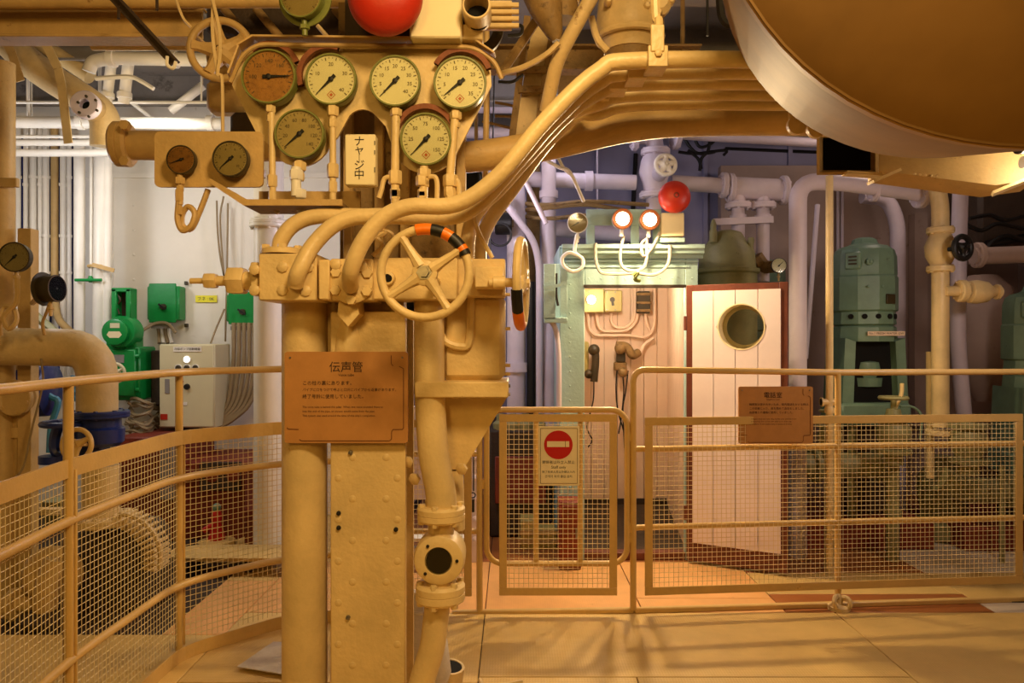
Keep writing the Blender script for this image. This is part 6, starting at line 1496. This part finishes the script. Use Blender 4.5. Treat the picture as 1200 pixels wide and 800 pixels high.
# wavy clamp lugs under the tank edge
t = thing('pipe_lugs', 'cream scalloped clamp plate where the bundled pipes pass the tank', 'clamp', P(950, 150, 2.66))
for px, py in ((932, 148), (955, 152), (985, 150), (1003, 156)):
    MB().lathe(P(px, py, 2.66), (0, -1, 0), [(0, S(11, 2.66)), (.02, S(11, 2.66)), (.024, S(8, 2.66)), (.026, 0)], 16).build('lug', CREAM, t)
MB().span(P(925, 146, 2.68), P(1015, 128, 2.68) + V((0, .015, 0)), .004).build('plate', CREAM, t)
MB().span(P(888, 150, 2.86), P(898, 130, 2.86) + V((0, .01, 0)), .003).build('tab', CREAM, t)
# duct with dark mouth
t = thing('air_duct', 'tan rectangular air duct with an open black mouth', 'duct', P(1080, 220, 3.2))
Yd = 3.15
a = P(957, 205, Yd); d = P(1029, 158, Yd)
b = MB()
th = .012
# the mouth: four thin walls and a dark inner back
back = V((.27, .5, .15))
def wall(x0, x1, z0, z1): MB().prism([(x0, z0), (x1, z0), (x1, z1), (x0, z1)], (0, Yd, 0), (1, 0, 0), (0, 0, 1), back).build('mouth_wall', TAN, t)
wall(a.x, a.x + th, a.z, d.z); wall(d.x - th, d.x, a.z, d.z); wall(a.x + th, d.x - th, a.z, a.z + th); wall(a.x + th, d.x - th, d.z - th, d.z)
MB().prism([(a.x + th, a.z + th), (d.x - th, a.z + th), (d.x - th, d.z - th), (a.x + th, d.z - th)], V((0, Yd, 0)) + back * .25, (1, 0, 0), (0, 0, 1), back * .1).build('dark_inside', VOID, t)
e = [P(1030, 160, 3.2), P(1215, 140, 3.0), P(1215, 210, 3.0), P(1167, 217, 3.05), P(1030, 200, 3.2)]
dv = V((0, .10, -.03))
MB().add(e + [p + dv for p in e], [(0, 1, 2, 3, 4), (9, 8, 7, 6, 5)] + [(i, (i + 1) % 5, 5 + (i + 1) % 5, 5 + i) for i in range(5)]).build('duct_side', TAN, t)
MB().bar(P(1020, 214, 3.1), P(1052, 200, 3.1), .012, .06, up=(0, 0, 1)).build('support_bar', CREAM, t)
MB().bar(P(990, 203, 3.14), P(1030, 206, 3.14), .012, .06, up=(0, 0, 1)).build('support_bar', CREAM, t)
MB().bar(P(1163, 227, 3.02), P(1215, 206, 2.95), .012, .08, up=(0, 0, 1)).build('lamp_reflector', CREAM, t)
rv = None
for k in range(20):
    p = P(1072 + k * 6.6, 204 + k * .55, 3.125)
    rv = MB().lathe(p, (0, -1, 0), [(0, .0055), (.004, .004), (.006, 0)], 8).build('rivet', CREAM, t) if rv is None else again(rv, p, t, 'rivet')
t = thing('duct_lamp', 'small glowing lamp tucked under the duct at the picture edge', 'lamp', P(1206, 192, 2.93))
MB().cyl(P(1204, 190, 2.9), P(1240, 190, 2.9), .02, n=14).build('tube', LAMPGLOW, t)
MB().cyl(P(1198, 190, 2.9), P(1204, 190, 2.9), .024, n=14).build('end_cap', WHITE, t)
lamp('duct_lamp_light', P(1214, 190, 2.86), 4, (1.0, .78, .5), .05)
MB().lathe(P(1201, 172, 2.85), (-1, -.3, 0), [(0, .03), (.03, .03)], 16).build('holder', DCASE, t)
# overhead centre: big valve, struts, pipes
root = thing('overhead_valve', 'grimy tan bulbous valve hanging above the bundled pipes', 'valve', P(735, 55, 3.0))
MB().lathe(P(738, 62, 3.0), (0, 0, 1), [(0, S(30, 3)), (.04, S(32, 3)), (.06, S(38, 3)), (.10, S(40, 3)), (.20, S(37, 3)), (.3, S(30, 3)), (.42, S(26, 3))], 26).build('body', CREAM2, root)
MB().cyl(P(738, 58, 3.0), P(738, 95, 3.0), S(29, 3), S(26, 3), n=22).build('lower_neck', BROWNISH, root)
MB().torus(P(738, 45, 3.0), (0, 0, 1), S(37, 3), S(4, 3), 32, 8).build('body_ring', CREAM2, root)
MB().lathe(P(768, 6, 2.92), (0, -1, 0), [(0, .06), (.04, .06), (.06, .04)], 12).build('side_boss', CREAM2, root)
for px, py in ((712, 4), (728, -2), (757, 10), (770, 18), (785, 4)): MB().lathe(P(px, py, 2.9), (0, -1, 0), [(0, .016), (.03, .016), (.04, .01)], 8).build('bolt', CREAM2, root)
MB().tube(spline(PP([(693, 20, 2.9), (700, 45, 2.9), (712, 60, 2.9)])), .014, 8).build('stay', CREAM2, root)
pipe('mottled tan pipe slanting down to the ceiling strut', [P(698, -12, 2.75), P(672, 35, 2.8), P(652, 72, 2.85), P(640, 130, 2.95)], S(8.5, 2.8), CREAM2, rad=.1, n=16)
root = thing('lagged_fitting', 'rusty lagged tapering fitting beside the mottled slanting pipe', 'fitting', P(650, 48, 2.9))
MB().tube([P(628, -20, 2.9), P(640, 10, 2.9), P(650, 40, 2.9), P(652, 48, 2.9)], [S(22, 2.9), S(20, 2.9), S(10, 2.9), S(5, 2.9)], 12).build('lagging', BROWNISH, root)
MB().tube([P(662, -20, 2.95), P(661, 24, 2.95)], S(16, 2.95), 14).build('drum', BROWNISH, root)
MB().torus(P(661, 2, 2.95), (0, 0, 1), S(16, 2.95), S(2.5, 2.95), 22, 6).build('hoop', CREAM2, root)
root = thing('ceiling_strut', 'rusty built up strut standing behind the gauge board corner', 'strut', P(615, 178, 3.4))
for px0, px1 in ((618, 598), (650, 626)):
    MB().bar(P(px0, 20, 3.4), P(px1, 178, 3.4), .03, .03, up=(1, 0, 0)).build('angle', BROWNISH, root)
MB().add([P(624, 30, 3.42), P(650, 30, 3.42), P(630, 178, 3.42), P(600, 178, 3.42)] + [p + V((0, .03, 0)) for p in (P(624, 30, 3.42), P(650, 30, 3.42), P(630, 178, 3.42), P(600, 178, 3.42))],
         [(0, 1, 2, 3), (7, 6, 5, 4), (0, 1, 5, 4), (1, 2, 6, 5), (2, 3, 7, 6), (3, 0, 4, 7)]).build('plate', CREAM2, root)
for py in (82, 105): MB().bar(P(608, py, 3.38), P(640, py, 3.38), .03, .02).build('tie', BROWNISH, root)
line('tan bare cable sagging from gauge board to slanting pipe', PP([(588, 86, 2.9), (615, 78, 2.85), (640, 64, 2.8), (655, 50, 2.78)]), .011, CREAM2, 'cable')
line('dark conduit slanting down behind the gauge board corner', PP([(630, 22, 3.1), (605, 60, 3.1), (585, 90, 3.1)]), .02, BROWNISH, 'conduit', 'conduit', smooth=False)
line('black cable looping beside the horn mouth', PP([(588, 32, 2.9), (610, 30, 2.9), (610, 40, 2.9), (595, 42, 2.9)]), .007, KINK, 'cable')
line('dark hose curving below the horn bracket', PP([(540, 46, 2.8), (556, 58, 2.8), (572, 56, 2.8), (582, 44, 2.8), (585, 30, 2.8)]), .022, DCASE, 'hose', 'hose')
line('black cable drooping to the rusty strut', PP([(584, 96, 3.0), (600, 96, 3.0), (612, 88, 3.1)]), .007, KINK, 'cable')
grp = 'thin wires crossing in the gap beside the strut'
for pts in ([(580, 120), (600, 124), (612, 132)], [(580, 136), (605, 138), (613, 150)], [(565, 142), (590, 148), (606, 152)]):
    line('thin wire crossing the gap beside the rusty strut', PP(pts, 4.0), .008, BROWNISH, 'wire', 'wire', group=grp)
pipe('slim tan drop pipe at the gauge board corner', [P(571, -150, 3.0), P(570, 128, 3.0), P(568, 240, 3.0)], S(3.5, 3.0), TAN, n=10)
for y, Y, lab in ((125, 6.0, 'white header pipe glimpsed beyond the rusty strut'), (155, 6.2, 'lower white header pipe glimpsed beyond the rusty strut')):
    hang(pipe(lab, [P(540, y, Y), P(700, y + 2, Y)], S(7, Y), LILAC, n=14), [P(690, y, Y)], LILAC)
hang(beam('tan girder crossing behind the bulbous overhead valve', (430, 58), (820, 82), 3.9, BROWNISH), [P(440, 60, 3.9), P(800, 60, 3.9)], BROWNISH, .012)
pipe('long thin pipe under the tan girder', [P(560, 76, 4.2), P(720, 74, 4.2)], S(4, 4.2), WHITE, n=10)
line('thin black wire hanging from the pale ceiling panel', PP([(829, -4, 3.2), (829, 42, 3.2)]), .006, KINK, 'wire', 'wire', smooth=False)
line('black cable loop drooping beside the big tank', PP([(843, -6, 2.9), (846, 20, 2.9), (855, 28, 2.9), (866, 16, 2.9), (868, -6, 2.9)]), .016, KINK, 'cable')
